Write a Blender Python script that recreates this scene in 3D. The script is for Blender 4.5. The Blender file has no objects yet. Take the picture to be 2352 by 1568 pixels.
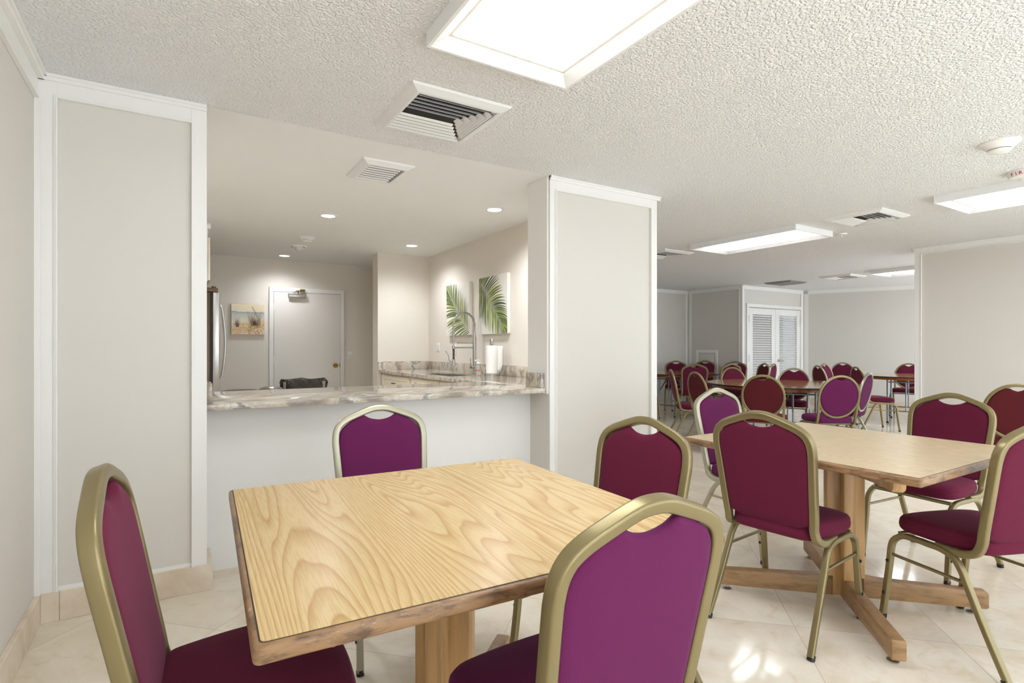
import bpy, bmesh, math, random
from mathutils import Vector, Matrix
random.seed(7)
SC = bpy.context.scene
COL = SC.collection
PI = math.pi
R = math.radians

# ------------------------------------------------------------------ camera
CAM_H = 1.22
YAW = 31.66                      # degrees clockwise from +Y
F_PX = 1255.0
HORIZON = 797.0
cd = bpy.data.cameras.new('camera')
cd.sensor_width = 36.0
cd.lens = F_PX / 2352 * 36
cd.shift_y = (HORIZON - 784) / 2352
cd.clip_start = 0.05
cam = bpy.data.objects.new('camera', cd)
COL.objects.link(cam)
cam.location = (0, 0, CAM_H)
cam.rotation_euler = (R(90), 0, R(-YAW))
SC.camera = cam

# ------------------------------------------------------------------ world, daylight, exposure
w = bpy.data.worlds.new('world'); SC.world = w; w.use_nodes = True
w.node_tree.nodes['Background'].inputs[0].default_value = (0.75, 0.85, 1, 1)
w.node_tree.nodes['Background'].inputs[1].default_value = 0.6
SC.view_settings.view_transform = 'Standard'
SC.view_settings.look = 'None'
SC.view_settings.gamma = 1
SC.view_settings.use_curve_mapping = False
SC.view_settings.exposure = 0.06
SC.cycles.max_bounces = 10
SC.cycles.diffuse_bounces = 6
SC.cycles.use_denoising = True

def area(name, loc, rot, sx, sy, power, color):
    l = bpy.data.lights.new(name, 'AREA'); l.shape = 'RECTANGLE'
    l.size = sx; l.size_y = sy; l.energy = power; l.color = color
    o = bpy.data.objects.new(name, l); COL.objects.link(o)
    o.location = loc; o.rotation_euler = rot
    return o
BACK_Y = -3.2
WINS = [(-0.1, 1.9), (2.5, 4.5), (5.1, 7.1), (8.4, 10.4), (10.9, 12.7)]  # the last one is unseen, added for its sun bounce at the far end
DAY = (0.80, 0.89, 1.0)
for (a, b) in WINS:      # daylight coming in through the windows of the wall behind the camera
    area('daylight', ((a + b) / 2, BACK_Y - 0.16, 1.25), (R(90), 0, 0), b - a, 2.1, 48, DAY)
area('daylight', (13.12, 1.5, 1.25), (R(90), 0, R(90)), 3.6, 2.1, 150, DAY)      # window of the right-hand wall, out of view
sun = bpy.data.lights.new('sun', 'SUN'); sun.energy = 27.0; sun.angle = R(0.6); sun.color = (0.76, 0.88, 1.0)
so = bpy.data.objects.new('sun', sun); COL.objects.link(so); so.rotation_euler = (R(40), 0, R(-6))   # falls through the windows onto the floor behind the camera
LAMP_E = 9.5
LAMP_C = (0.94, 0.97, 1.0)
SPOT_W = 112
SPOT_C = (0.92, 0.955, 1.0)

# ------------------------------------------------------------------ material helpers
def mat(name, col=(0.8, 0.8, 0.8), rough=0.5, metal=0.0, spec=0.5, **kw):
    m = bpy.data.materials.new(name); m.use_nodes = True
    b = m.node_tree.nodes['Principled BSDF']
    b.inputs['Base Color'].default_value = (*col, 1)
    b.inputs['Roughness'].default_value = rough
    b.inputs['Metallic'].default_value = metal
    b.inputs['Specular IOR Level'].default_value = spec
    for k, v in kw.items():
        b.inputs[k.replace('_', ' ')].default_value = v
    return m
def nd(m, t, **inp):
    n = m.node_tree.nodes.new(t)
    for k, v in inp.items():
        kk = k.replace('_', ' ')
        if kk in n.inputs: n.inputs[kk].default_value = v
        else: setattr(n, k, v)
    return n
def lk(m, a, b): m.node_tree.links.new(a, b)
def bsdf(m): return m.node_tree.nodes['Principled BSDF']
def srgb(r, g, b):
    f = lambda c: (c / 255 / 12.92) if c / 255 <= 0.04045 else ((c / 255 + 0.055) / 1.055) ** 2.4
    return (f(r), f(g), f(b))
def ramp(m, stops, interp='LINEAR'):
    n = m.node_tree.nodes.new('ShaderNodeValToRGB'); cr = n.color_ramp; cr.interpolation = interp
    while len(cr.elements) < len(stops): cr.elements.new(0.5)
    for e, (p, c) in zip(cr.elements, stops):
        e.position = p; e.color = (*c, 1) if len(c) == 3 else c
    return n
def coords(m, scale=(1, 1, 1), rot=(0, 0, 0), loc=(0, 0, 0), kind='Object'):
    tc = nd(m, 'ShaderNodeTexCoord'); mp = nd(m, 'ShaderNodeMapping')
    mp.inputs['Scale'].default_value = scale; mp.inputs['Rotation'].default_value = rot
    mp.inputs['Location'].default_value = loc
    lk(m, tc.outputs[kind], mp.inputs['Vector'])
    return mp.outputs['Vector']
def bump(m, height, strength=0.3, dist=0.01):
    b = nd(m, 'ShaderNodeBump'); b.inputs['Strength'].default_value = strength; b.inputs['Distance'].default_value = dist
    lk(m, height, b.inputs['Height']); lk(m, b.outputs['Normal'], bsdf(m).inputs['Normal'])
def mixc(m, fac, a, b, mode='MIX'):
    n = nd(m, 'ShaderNodeMix'); n.data_type = 'RGBA'; n.blend_type = mode
    for inp, v in ((n.inputs[0], fac), (n.inputs[6], a), (n.inputs[7], b)):
        if hasattr(v, 'node'): lk(m, v, inp)
        elif isinstance(v, (int, float)): inp.default_value = v
        else: inp.default_value = (*v, 1)
    return n.outputs[2]
def math_(m, op, a, b=None, clamp=False):
    n = nd(m, 'ShaderNodeMath'); n.operation = op; n.use_clamp = clamp
    for i, v in enumerate((a, b)):
        if v is None: continue
        if hasattr(v, 'node'): lk(m, v, n.inputs[i])
        else: n.inputs[i].default_value = v
    return n.outputs[0]

M = {}
def painted(name, col, rough=0.55, bs=0.04, scale=35):
    m = mat(name, col, rough)
    v = coords(m)
    n = nd(m, 'ShaderNodeTexNoise', Scale=scale, Detail=3.0); lk(m, v, n.inputs['Vector'])
    bump(m, n.outputs['Fac'], bs, 0.01)
    return m
M['panel'] = painted('panel_paint', srgb(217, 213, 206), 0.6)
M['trim'] = painted('trim_paint', srgb(238, 237, 234), 0.4, 0.02)
M['white'] = painted('white_wall', srgb(234, 234, 232), 0.6)
M['kitchen'] = painted('kitchen_paint', srgb(227, 220, 210), 0.6)
M['farwall'] = painted('far_wall_paint', srgb(214, 211, 205), 0.6)
M['kceil'] = painted('smooth_ceiling', srgb(240, 240, 239), 0.7)
M['door'] = painted('door_paint', srgb(228, 223, 217), 0.45, 0.02)
M['cabinet'] = painted('cabinet_paint', srgb(240, 230, 210), 0.4, 0.01)

# popcorn ceiling
m = M['ceil'] = mat('textured_ceiling', srgb(245, 245, 246), 0.85)
v = coords(m)
n1 = nd(m, 'ShaderNodeTexNoise', Scale=68.0, Detail=3.0, Roughness=0.6); lk(m, v, n1.inputs['Vector'])
n2 = nd(m, 'ShaderNodeTexVoronoi', Scale=85.0); lk(m, v, n2.inputs['Vector'])
h = math_(m, 'ADD', n1.outputs['Fac'], math_(m, 'MULTIPLY', n2.outputs['Distance'], -0.45))
r_ = ramp(m, [(0.12, (0, 0, 0)), (0.42, (1, 1, 1))]); lk(m, h, r_.inputs['Fac'])
bump(m, r_.outputs['Color'], 0.9, 0.007)

# marble floor, 24 inch tiles set at 45 degrees
def marble(name, tiles, base, dark, light, rough=0.12, grout=True):
    m = mat(name, base, rough)
    tc = nd(m, 'ShaderNodeTexCoord'); sep = nd(m, 'ShaderNodeSeparateXYZ'); lk(m, tc.outputs['Object'], sep.inputs[0])
    x, y = sep.outputs[0], sep.outputs[1]
    n = nd(m, 'ShaderNodeTexNoise', Scale=1.6, Detail=9.0, Roughness=0.62, Distortion=1.2)
    n2 = nd(m, 'ShaderNodeTexNoise', Scale=9.0, Detail=8.0, Roughness=0.7, Distortion=0.6)
    if tiles:
        s = math_(m, 'DIVIDE', math_(m, 'SUBTRACT', math_(m, 'MULTIPLY', math_(m, 'SUBTRACT', x, y), 0.70711), 0.04), 0.61)
        t = math_(m, 'DIVIDE', math_(m, 'SUBTRACT', math_(m, 'MULTIPLY', math_(m, 'ADD', x, y), 0.70711), 0.17), 0.61)
        fs, ft = math_(m, 'FLOOR', s), math_(m, 'FLOOR', t)
        cmb = nd(m, 'ShaderNodeCombineXYZ'); lk(m, fs, cmb.inputs[0]); lk(m, ft, cmb.inputs[1])
        wn = nd(m, 'ShaderNodeTexWhiteNoise'); lk(m, cmb.outputs[0], wn.inputs['Vector'])
        off = nd(m, 'ShaderNodeVectorMath'); off.operation = 'MULTIPLY_ADD'
        lk(m, wn.outputs['Color'], off.inputs[0]); off.inputs[1].default_value = (9, 9, 9); lk(m, tc.outputs['Object'], off.inputs[2])
        lk(m, off.outputs[0], n.inputs['Vector']); lk(m, off.outputs[0], n2.inputs['Vector'])
        def edge(q):
            fr = math_(m, 'FRACT', q)
            return math_(m, 'MINIMUM', fr, math_(m, 'SUBTRACT', 1.0, fr))
        g = math_(m, 'LESS_THAN', math_(m, 'MINIMUM', edge(s), edge(t)), 0.0022)
    else:
        lk(m, tc.outputs['Object'], n.inputs['Vector']); lk(m, tc.outputs['Object'], n2.inputs['Vector'])
    r1 = ramp(m, [(0.3, dark), (0.48, base), (0.62, light), (0.8, base)]); lk(m, n.outputs['Fac'], r1.inputs['Fac'])
    r2 = ramp(m, [(0.30, (0.84, 0.78, 0.70)), (0.44, (0.97, 0.96, 0.94)), (0.56, (1, 1, 1)), (0.74, (0.95, 0.92, 0.88))]); lk(m, n2.outputs['Fac'], r2.inputs['Fac'])
    c = mixc(m, 0.8, r1.outputs['Color'], r2.outputs['Color'], 'MULTIPLY')
    if tiles:
        tint = math_(m, 'ADD', math_(m, 'MULTIPLY', wn.outputs['Value'], 0.06), 0.95)
        tcx = nd(m, 'ShaderNodeCombineXYZ')
        for i in range(3): lk(m, tint, tcx.inputs[i])
        c = mixc(m, 1.0, c, tcx.outputs[0], 'MULTIPLY')
        c = mixc(m, g, c, (0.42, 0.36, 0.29))
        rr = math_(m, 'ADD', math_(m, 'MULTIPLY', g, 0.5), rough); lk(m, rr, bsdf(m).inputs['Roughness'])
    lk(m, c, bsdf(m).inputs['Base Color'])
    return m
M['floor'] = marble('cream_marble_tile', True, srgb(230, 220, 202), srgb(219, 205, 183), srgb(237, 230, 216), 0.10)
M['base'] = marble('marble_baseboard', False, srgb(220, 205, 185), srgb(202, 183, 160), srgb(230, 220, 204), 0.25)

# granite
m = M['granite'] = mat('veined_granite', (0.5, 0.48, 0.44), 0.06)
v = coords(m, rot=(0, 0, R(14)), scale=(0.55, 2.0, 1.0))
n = nd(m, 'ShaderNodeTexNoise', Scale=2.2, Detail=8.0, Roughness=0.6, Distortion=2.5)
wv = nd(m, 'ShaderNodeTexWave', Scale=1.3, Distortion=9.0, Detail=7.0); wv.inputs['Detail Scale'].default_value = 2.2; wv.inputs['Detail Roughness'].default_value = 0.65
sp = nd(m, 'ShaderNodeTexNoise', Scale=60.0, Detail=5.0, Roughness=0.8)
for q in (n, wv, sp): lk(m, v, q.inputs['Vector'])
r1 = ramp(m, [(0.0, srgb(158, 148, 136)), (0.2, srgb(190, 178, 162)), (0.45, srgb(210, 200, 184)), (0.7, srgb(192, 180, 163)), (0.86, srgb(220, 214, 204)), (1.0, srgb(150, 143, 135))])
lk(m, wv.outputs['Fac'], r1.inputs['Fac'])
r2 = ramp(m, [(0.30, (0.50, 0.49, 0.49)), (0.44, (1, 1, 1)), (0.62, (1, 1, 1)), (0.75, (0.75, 0.71, 0.66))]); lk(m, n.outputs['Fac'], r2.inputs['Fac'])
r3 = ramp(m, [(0.35, (0.55, 0.54, 0.53)), (0.5, (1, 1, 1))]); lk(m, sp.outputs['Fac'], r3.inputs['Fac'])
c = mixc(m, 0.65, r1.outputs['Color'], r2.outputs['Color'], 'MULTIPLY')
c = mixc(m, 0.5, c, r3.outputs['Color'], 'MULTIPLY')
lk(m, c, bsdf(m).inputs['Base Color'])

# oak laminate with cathedral grain along local Y
def oak_top(name, loc, a, b, c_, contrast=1.0):
    m = mat(name, a, 0.27)
    v = coords(m, scale=(1, 0.085, 1), loc=loc)
    n = nd(m, 'ShaderNodeTexNoise', Scale=3.8, Detail=2.2, Roughness=0.35, Distortion=0.1); lk(m, v, n.inputs['Vector'])
    sx = nd(m, 'ShaderNodeSeparateXYZ'); lk(m, v, sx.inputs[0])
    rings = math_(m, 'ADD', math_(m, 'MULTIPLY', n.outputs['Fac'], 66.0), math_(m, 'MULTIPLY', sx.outputs[0], 10.0))
    rings = math_(m, 'ADD', rings, math_(m, 'MULTIPLY', sx.outputs[1], 55.0))
    fr = math_(m, 'FRACT', rings)
    r1 = ramp(m, [(0.0, b), (0.18, c_), (0.55, a), (0.9, a), (1.0, b)]); lk(m, fr, r1.inputs['Fac'])
    v2 = coords(m, scale=(1, 0.035, 1))
    n2 = nd(m, 'ShaderNodeTexNoise', Scale=330.0, Detail=2.0); lk(m, v2, n2.inputs['Vector'])
    r2 = ramp(m, [(0.38, (0.84, 0.78, 0.66)), (0.55, (1, 1, 1))]); lk(m, n2.outputs['Fac'], r2.inputs['Fac'])
    c = mixc(m, contrast, a, r1.outputs['Color'])
    c = mixc(m, 0.6, c, r2.outputs['Color'], 'MULTIPLY')
    lk(m, c, bsdf(m).inputs['Base Color'])
    return m
M['oak1'] = oak_top('oak_laminate_cathedral', (0.3, 0.9, 0), srgb(214, 187, 138), srgb(190, 155, 102), srgb(203, 173, 121))
M['oak2'] = oak_top('oak_laminate_plain', (2.3, 3.2, 0), srgb(216, 194, 158), srgb(200, 173, 134), srgb(209, 185, 147), 0.6)
def solid_oak(name, a, b, axis_scale, rough=0.4, scuff=None):
    m = mat(name, a, rough)
    v = coords(m, scale=axis_scale)
    n = nd(m, 'ShaderNodeTexNoise', Scale=26.0, Detail=6.0, Roughness=0.65, Distortion=0.4); lk(m, v, n.inputs['Vector'])
    r1 = ramp(m, [(0.36, b), (0.52, a), (0.7, tuple(min(1, k * 1.15) for k in a))]); lk(m, n.outputs['Fac'], r1.inputs['Fac'])
    c = r1.outputs['Color']
    if scuff:
        v2 = coords(m, scale=axis_scale)
        n2 = nd(m, 'ShaderNodeTexNoise', Scale=60.0, Detail=8.0, Roughness=0.8); lk(m, v2, n2.inputs['Vector'])
        r2 = ramp(m, [(0.58, (0, 0, 0)), (0.72, (1, 1, 1))]); lk(m, n2.outputs['Fac'], r2.inputs['Fac'])
        c = mixc(m, r2.outputs['Color'], c, scuff)
    lk(m, c, bsdf(m).inputs['Base Color'])
    return m
M['oak_v'] = solid_oak('oak_upright', srgb(198, 160, 110), srgb(170, 130, 84), (1, 1, 0.08))
M['oak_arm'] = solid_oak('oak_foot', srgb(160, 126, 88), srgb(132, 102, 70), (0.3, 0.3, 1.6), 0.45)
M['rim'] = solid_oak('worn_oak_edge', srgb(150, 116, 82), srgb(96, 72, 52), (0.5, 0.5, 2.2), 0.4, srgb(196, 178, 160))
M['seam'] = mat('dark_seam', srgb(60, 48, 40), 0.6)
M['ply'] = solid_oak('varnished_plywood', srgb(172, 136, 96), srgb(150, 114, 76), (1, 0.1, 1), 0.07)
M['ply_edge'] = solid_oak('plywood_apron', srgb(176, 110, 52), srgb(140, 84, 38), (1, 1, 0.3), 0.4)
M['blackrub'] = mat('black_rubber', (0.012, 0.012, 0.014), 0.5)
M['steel_leg'] = mat('grey_folding_leg', srgb(140, 146, 156), 0.3, 0.8)

def fabric(name, col, sheen_col):
    m = mat(name, col, 0.9, 0, 0.15)
    b = bsdf(m)
    b.inputs['Sheen Weight'].default_value = 0.2
    b.inputs['Sheen Roughness'].default_value = 0.4
    b.inputs['Sheen Tint'].default_value = (*sheen_col, 1)
    v = coords(m)
    wv = nd(m, 'ShaderNodeTexWave', Scale=170.0, Distortion=1.0); wv.bands_direction = 'DIAGONAL'; lk(m, v, wv.inputs['Vector'])
    n = nd(m, 'ShaderNodeTexNoise', Scale=420.0, Detail=2.0); lk(m, v, n.inputs['Vector'])
    c = mixc(m, math_(m, 'MULTIPLY', wv.outputs['Fac'], 0.75), col, tuple(k * 1.7 for k in col))
    c = mixc(m, math_(m, 'MULTIPLY', n.outputs['Fac'], 0.35), c, tuple(k * 0.4 for k in col))
    lk(m, c, bsdf(m).inputs['Base Color'])
    bump(m, math_(m, 'ADD', wv.outputs['Fac'], n.outputs['Fac']), 0.25, 0.0015)
    return m
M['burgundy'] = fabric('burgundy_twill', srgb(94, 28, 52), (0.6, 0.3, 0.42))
M['burgundy_daylit'] = fabric('burgundy_twill_daylit', srgb(94, 31, 74), (0.55, 0.35, 0.6))  # same burgundy twill, blue daylight put into the colour
M['burgundy_warmlit'] = fabric('burgundy_twill_warmlit', srgb(84, 29, 34), (0.5, 0.3, 0.3))  # burgundy twill again, warm lamp light painted into its tone
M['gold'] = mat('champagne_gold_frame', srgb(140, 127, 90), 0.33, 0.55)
M['gold_lit'] = mat('champagne_gold_frame_lit', srgb(172, 167, 146), 0.3, 0.6)  # the gold frame with bright reflected light put into its colour
M['bluesteel'] = mat('brushed_steel', srgb(190, 188, 184), 0.28, 1.0)
M['darksteel'] = mat('dark_brown_metal', srgb(90, 74, 56), 0.35, 0.7)
M['brass'] = mat('aged_brass', srgb(150, 118, 60), 0.3, 0.9)
M['plastic'] = mat('white_plastic', srgb(238, 238, 236), 0.4)
M['ventm'] = mat('vent_enamel', srgb(232, 232, 232), 0.4)
M['ventdark'] = mat('vent_cavity', srgb(38, 35, 31), 0.8)
M['grille'] = mat('grey_grille', srgb(130, 128, 124), 0.6)
M['lampframe'] = mat('lamp_frame_white', srgb(240, 240, 240), 0.4)
M['paper'] = painted('paper_towel', srgb(244, 242, 238), 0.9, 0.1, 120)
M['black'] = mat('black_gap', (0.01, 0.01, 0.01), 0.7)
M['red'] = mat('red_lettering', srgb(190, 40, 36), 0.5)
M['orange'] = mat('orange_marks', srgb(200, 128, 60), 0.5)
M['canvas'] = painted('canvas_white', srgb(236, 232, 224), 0.55, 0.05, 200)
m = M['bag'] = mat('black_bin_bag', srgb(50, 42, 34), 0.28)
v = coords(m); n = nd(m, 'ShaderNodeTexNoise', Scale=14.0, Detail=4.0, Distortion=1.5); lk(m, v, n.inputs['Vector']); bump(m, n.outputs['Fac'], 0.8, 0.03)
M['glassy'] = mat('clear_gel', (0.95, 0.95, 0.93), 0.05); bsdf(M['glassy']).inputs['Transmission Weight'].default_value = 0.85
def emit(name, col, s):
    m = mat(name, (0.9, 0.9, 0.9), 0.5)
    bsdf(m).inputs['Emission Color'].default_value = (*col, 1); bsdf(m).inputs['Emission Strength'].default_value = s
    return m
M['diffuser'] = emit('lamp_diffuser', LAMP_C, LAMP_E)
M['bulb'] = emit('downlight_lens', SPOT_C, 14)

# ------------------------------------------------------------------ mesh helpers
def new(): return bmesh.new()
def merge(bm, src, mtx=None):
    if mtx: bmesh.ops.transform(src, matrix=mtx, verts=src.verts)
    me = bpy.data.meshes.new('tmp'); src.to_mesh(me); bm.from_mesh(me); bpy.data.meshes.remove(me); src.free()
def box(bm, a, b, bev=0.0, seg=2, mtx=None):
    t = bmesh.new()
    bmesh.ops.create_cube(t, size=1)
    sx, sy, sz = [b[i] - a[i] for i in range(3)]
    for vv in t.verts:
        vv.co = Vector(((vv.co.x + .5) * sx + a[0], (vv.co.y + .5) * sy + a[1], (vv.co.z + .5) * sz + a[2]))
    if bev > 0:
        bmesh.ops.bevel(t, geom=list(t.edges), offset=min(bev, min(sx, sy, sz) * 0.45), segments=seg, affect='EDGES', profile=0.5)
    merge(bm, t, mtx)
def prism(bm, poly, z0, z1, bev=0.0, mtx=None, seg=2):
    t = bmesh.new()
    lo = [t.verts.new((x, y, z0)) for x, y in poly]; hi = [t.verts.new((x, y, z1)) for x, y in poly]
    t.faces.new(lo[::-1]); t.faces.new(hi)
    k = len(poly)
    for i in range(k): t.faces.new((lo[i], lo[(i + 1) % k], hi[(i + 1) % k], hi[i]))
    bmesh.ops.recalc_face_normals(t, faces=t.faces)
    if bev > 0:
        es = [e for e in t.edges if abs(e.verts[0].co.z - e.verts[1].co.z) < 1e-6]
        bmesh.ops.bevel(t, geom=es, offset=bev, segments=seg, affect='EDGES', profile=0.5)
    merge(bm, t, mtx)
def catmull(pts, n=6, closed=False):
    P = [Vector(p) for p in pts]; out = []; k = len(P)
    rng = k if closed else k - 1
    for i in range(rng):
        if closed: p0, p1, p2, p3 = P[i - 1], P[i], P[(i + 1) % k], P[(i + 2) % k]
        else: p0, p1, p2, p3 = P[max(i - 1, 0)], P[i], P[i + 1], P[min(i + 2, k - 1)]
        for j in range(n):
            t = j / n
            out.append(0.5 * ((2 * p1) + (p2 - p0) * t + (2 * p0 - 5 * p1 + 4 * p2 - p3) * t * t + (3 * p1 - p0 - 3 * p2 + p3) * t ** 3))
    if not closed: out.append(P[-1])
    return out
def rrect(wd, ht, r, n=3):
    pts = []
    for cx, cy, a0 in ((wd / 2 - r, ht / 2 - r, 0), (-wd / 2 + r, ht / 2 - r, 90), (-wd / 2 + r, -ht / 2 + r, 180), (wd / 2 - r, -ht / 2 + r, 270)):
        for i in range(n + 1):
            a = R(a0 + 90 * i / n); pts.append((cx + r * math.cos(a), cy + r * math.sin(a)))
    return pts
def circ(r, n=10): return [(r * math.cos(2 * PI * i / n), r * math.sin(2 * PI * i / n)) for i in range(n)]
def sweep(bm, path, prof, normal, closed=False, caps=True):
    P = [Vector(p) for p in path]; k = len(P); N = Vector(normal)
    rings = []
    for i in range(k):
        if closed: T = (P[(i + 1) % k] - P[i - 1])
        else: T = P[min(i + 1, k - 1)] - P[max(i - 1, 0)]
        T.normalize()
        N = N - T * N.dot(T)
        if N.length < 1e-6: N = T.orthogonal()
        N.normalize(); B = T.cross(N)
        rings.append([bm.verts.new(P[i] + N * a + B * b) for a, b in prof])
    q = len(prof); rng = k if closed else k - 1
    for i in range(rng):
        a, b = rings[i], rings[(i + 1) % k]
        for j in range(q): bm.faces.new((a[j], a[(j + 1) % q], b[(j + 1) % q], b[j]))
    if not closed and caps:
        bm.faces.new(rings[0][::-1]); bm.faces.new(rings[-1])
def tube(bm, a, b, r, n=10, normal=(0.3, 0.5, 0.8)): sweep(bm, [a, b], circ(r, n), normal)
def lathe(bm, prof, n=32, c=(0, 0, 0)):
    rings = []
    for r, z in prof:
        if r < 1e-6: rings.append([bm.verts.new((c[0], c[1], c[2] + z))])
        else: rings.append([bm.verts.new((c[0] + r * math.cos(2 * PI * i / n), c[1] + r * math.sin(2 * PI * i / n), c[2] + z)) for i in range(n)])
    for a, b in zip(rings, rings[1:]):
        for i in range(n):
            j = (i + 1) % n
            if len(a) == 1 and len(b) == 1: continue
            if len(a) == 1: bm.faces.new((a[0], b[j], b[i]))
            elif len(b) == 1: bm.faces.new((a[i], a[j], b[0]))
            else: bm.faces.new((a[i], a[j], b[j], b[i]))
def finish(bm, name, smooth=True, ang=38):
    bmesh.ops.recalc_face_normals(bm, faces=bm.faces)
    me = bpy.data.meshes.new(name); bm.to_mesh(me); bm.free()
    if smooth:
        me.polygons.foreach_set('use_smooth', [True] * len(me.polygons)); me.set_sharp_from_angle(angle=R(ang))
    return me
def obj(name, bm, m=None, parent=None, smooth=True, label=None, ang=38):
    me = finish(bm, name, smooth, ang) if isinstance(bm, bmesh.types.BMesh) else bm
    o = bpy.data.objects.new(name, me); COL.objects.link(o)
    if m is not None:
        m = M[m] if isinstance(m, str) else m
        if not me.materials: me.materials.append(m)
        if me.materials[0] != m:
            o.material_slots[0].link = 'OBJECT'; o.material_slots[0].material = m
    if parent: o.parent = parent
    if label: o['label'] = label
    return o
def struct(name, bm, m, smooth=False, parent=None):
    o = obj(name, bm, m, parent, smooth)
    if not parent: o['kind'] = 'structure'
    return o
def thing(name, label, cat, loc=(0, 0, 0), rz=0, group=None):
    o = bpy.data.objects.new(name, None); COL.objects.link(o); o.empty_display_size = 0.1
    o.location = loc; o.rotation_euler = (0, 0, rz); o['label'] = label; o['category'] = cat
    if group: o['group'] = group
    return o
def tag(o, label, cat, group=None):
    o['label'] = label; o['category'] = cat
    if group: o['group'] = group
    return o

# ------------------------------------------------------------------ room shell
CZ = 2.43
PF = 3.15        # front plane of the two kitchen piers
def sbox(name, a, b, m, bev=0): bm = new(); box(bm, a, b, bev); return struct(name, bm, m)
sbox('floor', (-0.9, BACK_Y - 0.2, -0.1), (13.6, 8.6, 0.0), 'floor')
bm = new(); box(bm, (-0.9, BACK_Y - 0.2, CZ), (13.6, PF, CZ + 0.12)); box(bm, (3.317, PF, CZ), (13.6, 8.6, CZ + 0.12)); struct('ceiling', bm, 'ceil')
sbox('ceiling_kitchen', (-0.9, PF, CZ), (3.317, 8.6, CZ + 0.12), 'kceil')
sbox('wall_left', (-0.7, BACK_Y, 0), (-0.525, PF + 0.25, CZ), 'panel')
sbox('wall_pier_left', (-0.525, PF, 0), (0.134, PF + 0.24, CZ), 'panel')
sbox('wall_pier_right', (2.25, PF, 0), (3.31, PF + 0.26, CZ), 'panel')
sbox('wall_counter', (0.134, PF + 0.24, 0), (2.25, PF + 0.36, 0.89), 'white')
sbox('wall_kitchen_left', (-0.6, PF + 0.25, 0), (-0.45, 8.15, CZ), 'kitchen')
bm = new(); box(bm, (2.895, PF + 0.26, 0), (3.31, 6.83, CZ)); box(bm, (2.2, 6.83, 0), (3.31, 7.03, CZ)); box(bm, (3.2, 7.03, 0), (3.31, 8.15, CZ)); struct('wall_kitchen_right', bm, 'kitchen')
sbox('wall_kitchen_back', (-0.6, 8.15, 0), (3.31, 8.3, CZ), 'kitchen')
sbox('wall_back', (3.31, 8.05, 0), (9.6, 8.25, CZ), 'farwall')
bm = new(); box(bm, (9.43, 6.72, 0), (9.6, 8.05, CZ)); box(bm, (9.6, 6.72, 2.02), (11.45, 6.86, CZ)); box(bm, (11.42, 6.72, 0), (11.7, 6.86, CZ)); box(bm, (9.6, 7.3, 0), (11.7, 7.36, CZ)); struct('wall_closet', bm, 'farwall')
FA, FB = Vector((11.5, 6.72, 0)), Vector((12.95, 3.64, 0))
dv = (FB - FA).normalized(); nv = Vector((-dv.y, dv.x, 0))          # nv points away from the room
if nv.x < 0: nv = -nv
def wallpoly(a, b, t): return [(a.x, a.y), (b.x, b.y), ((b + nv * t).x, (b + nv * t).y), ((a + nv * t).x, (a + nv * t).y)]
bm = new(); prism(bm, wallpoly(FA, FB, 0.15), 0, CZ); struct('wall_far', bm, 'farwall')
bm = new(); box(bm, (12.95, BACK_Y, 0), (13.1, -.35, CZ)); box(bm, (12.95, 3.35, 0), (13.1, 3.7, CZ)); box(bm, (12.95, -.35, 0), (13.1, 3.35, .12)); box(bm, (12.95, -.35, 2.3), (13.1, 3.35, CZ)); struct('wall_right', bm, 'farwall')
bm = new()
for y0 in (-.35, 1.475, 3.3): box(bm, (13.0, y0, .12), (13.06, y0 + .05, 2.3))
for z0 in (.12, 2.25): box(bm, (13.0, -.35, z0), (13.06, 3.35, z0 + .05))
struct('window_6', bm, 'trim')
sbox('wall_partition', (7.77, -0.4, 0), (8.15, 3.13, CZ), 'panel')
bm = new()                                                           # wall behind the camera, with four tall windows and an added one
xs = [-0.7] + [q for ab in WINS for q in ab] + [13.1]
for i in range(0, len(xs), 2): box(bm, (xs[i], BACK_Y - 0.15, 0), (xs[i + 1], BACK_Y, CZ))
for a, b in WINS:
    box(bm, (a, BACK_Y - 0.15, 0), (b, BACK_Y, 0.12)); box(bm, (a, BACK_Y - 0.15, 2.3), (b, BACK_Y, CZ))
struct('wall_windows', bm, 'panel')
for i, (a, b) in enumerate(WINS):
    bm = new()
    for x0, x1 in ((a, a + .05), ((a + b) / 2 - .025, (a + b) / 2 + .025), (b - .05, b)): box(bm, (x0, BACK_Y - .1, .12), (x1, BACK_Y - .04, 2.3))
    for z0, z1 in ((.12, .17), (2.25, 2.3)): box(bm, (a, BACK_Y - .1, z0), (b, BACK_Y - .04, z1))
    struct('window_%d' % (i + 1), bm, 'trim')

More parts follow.
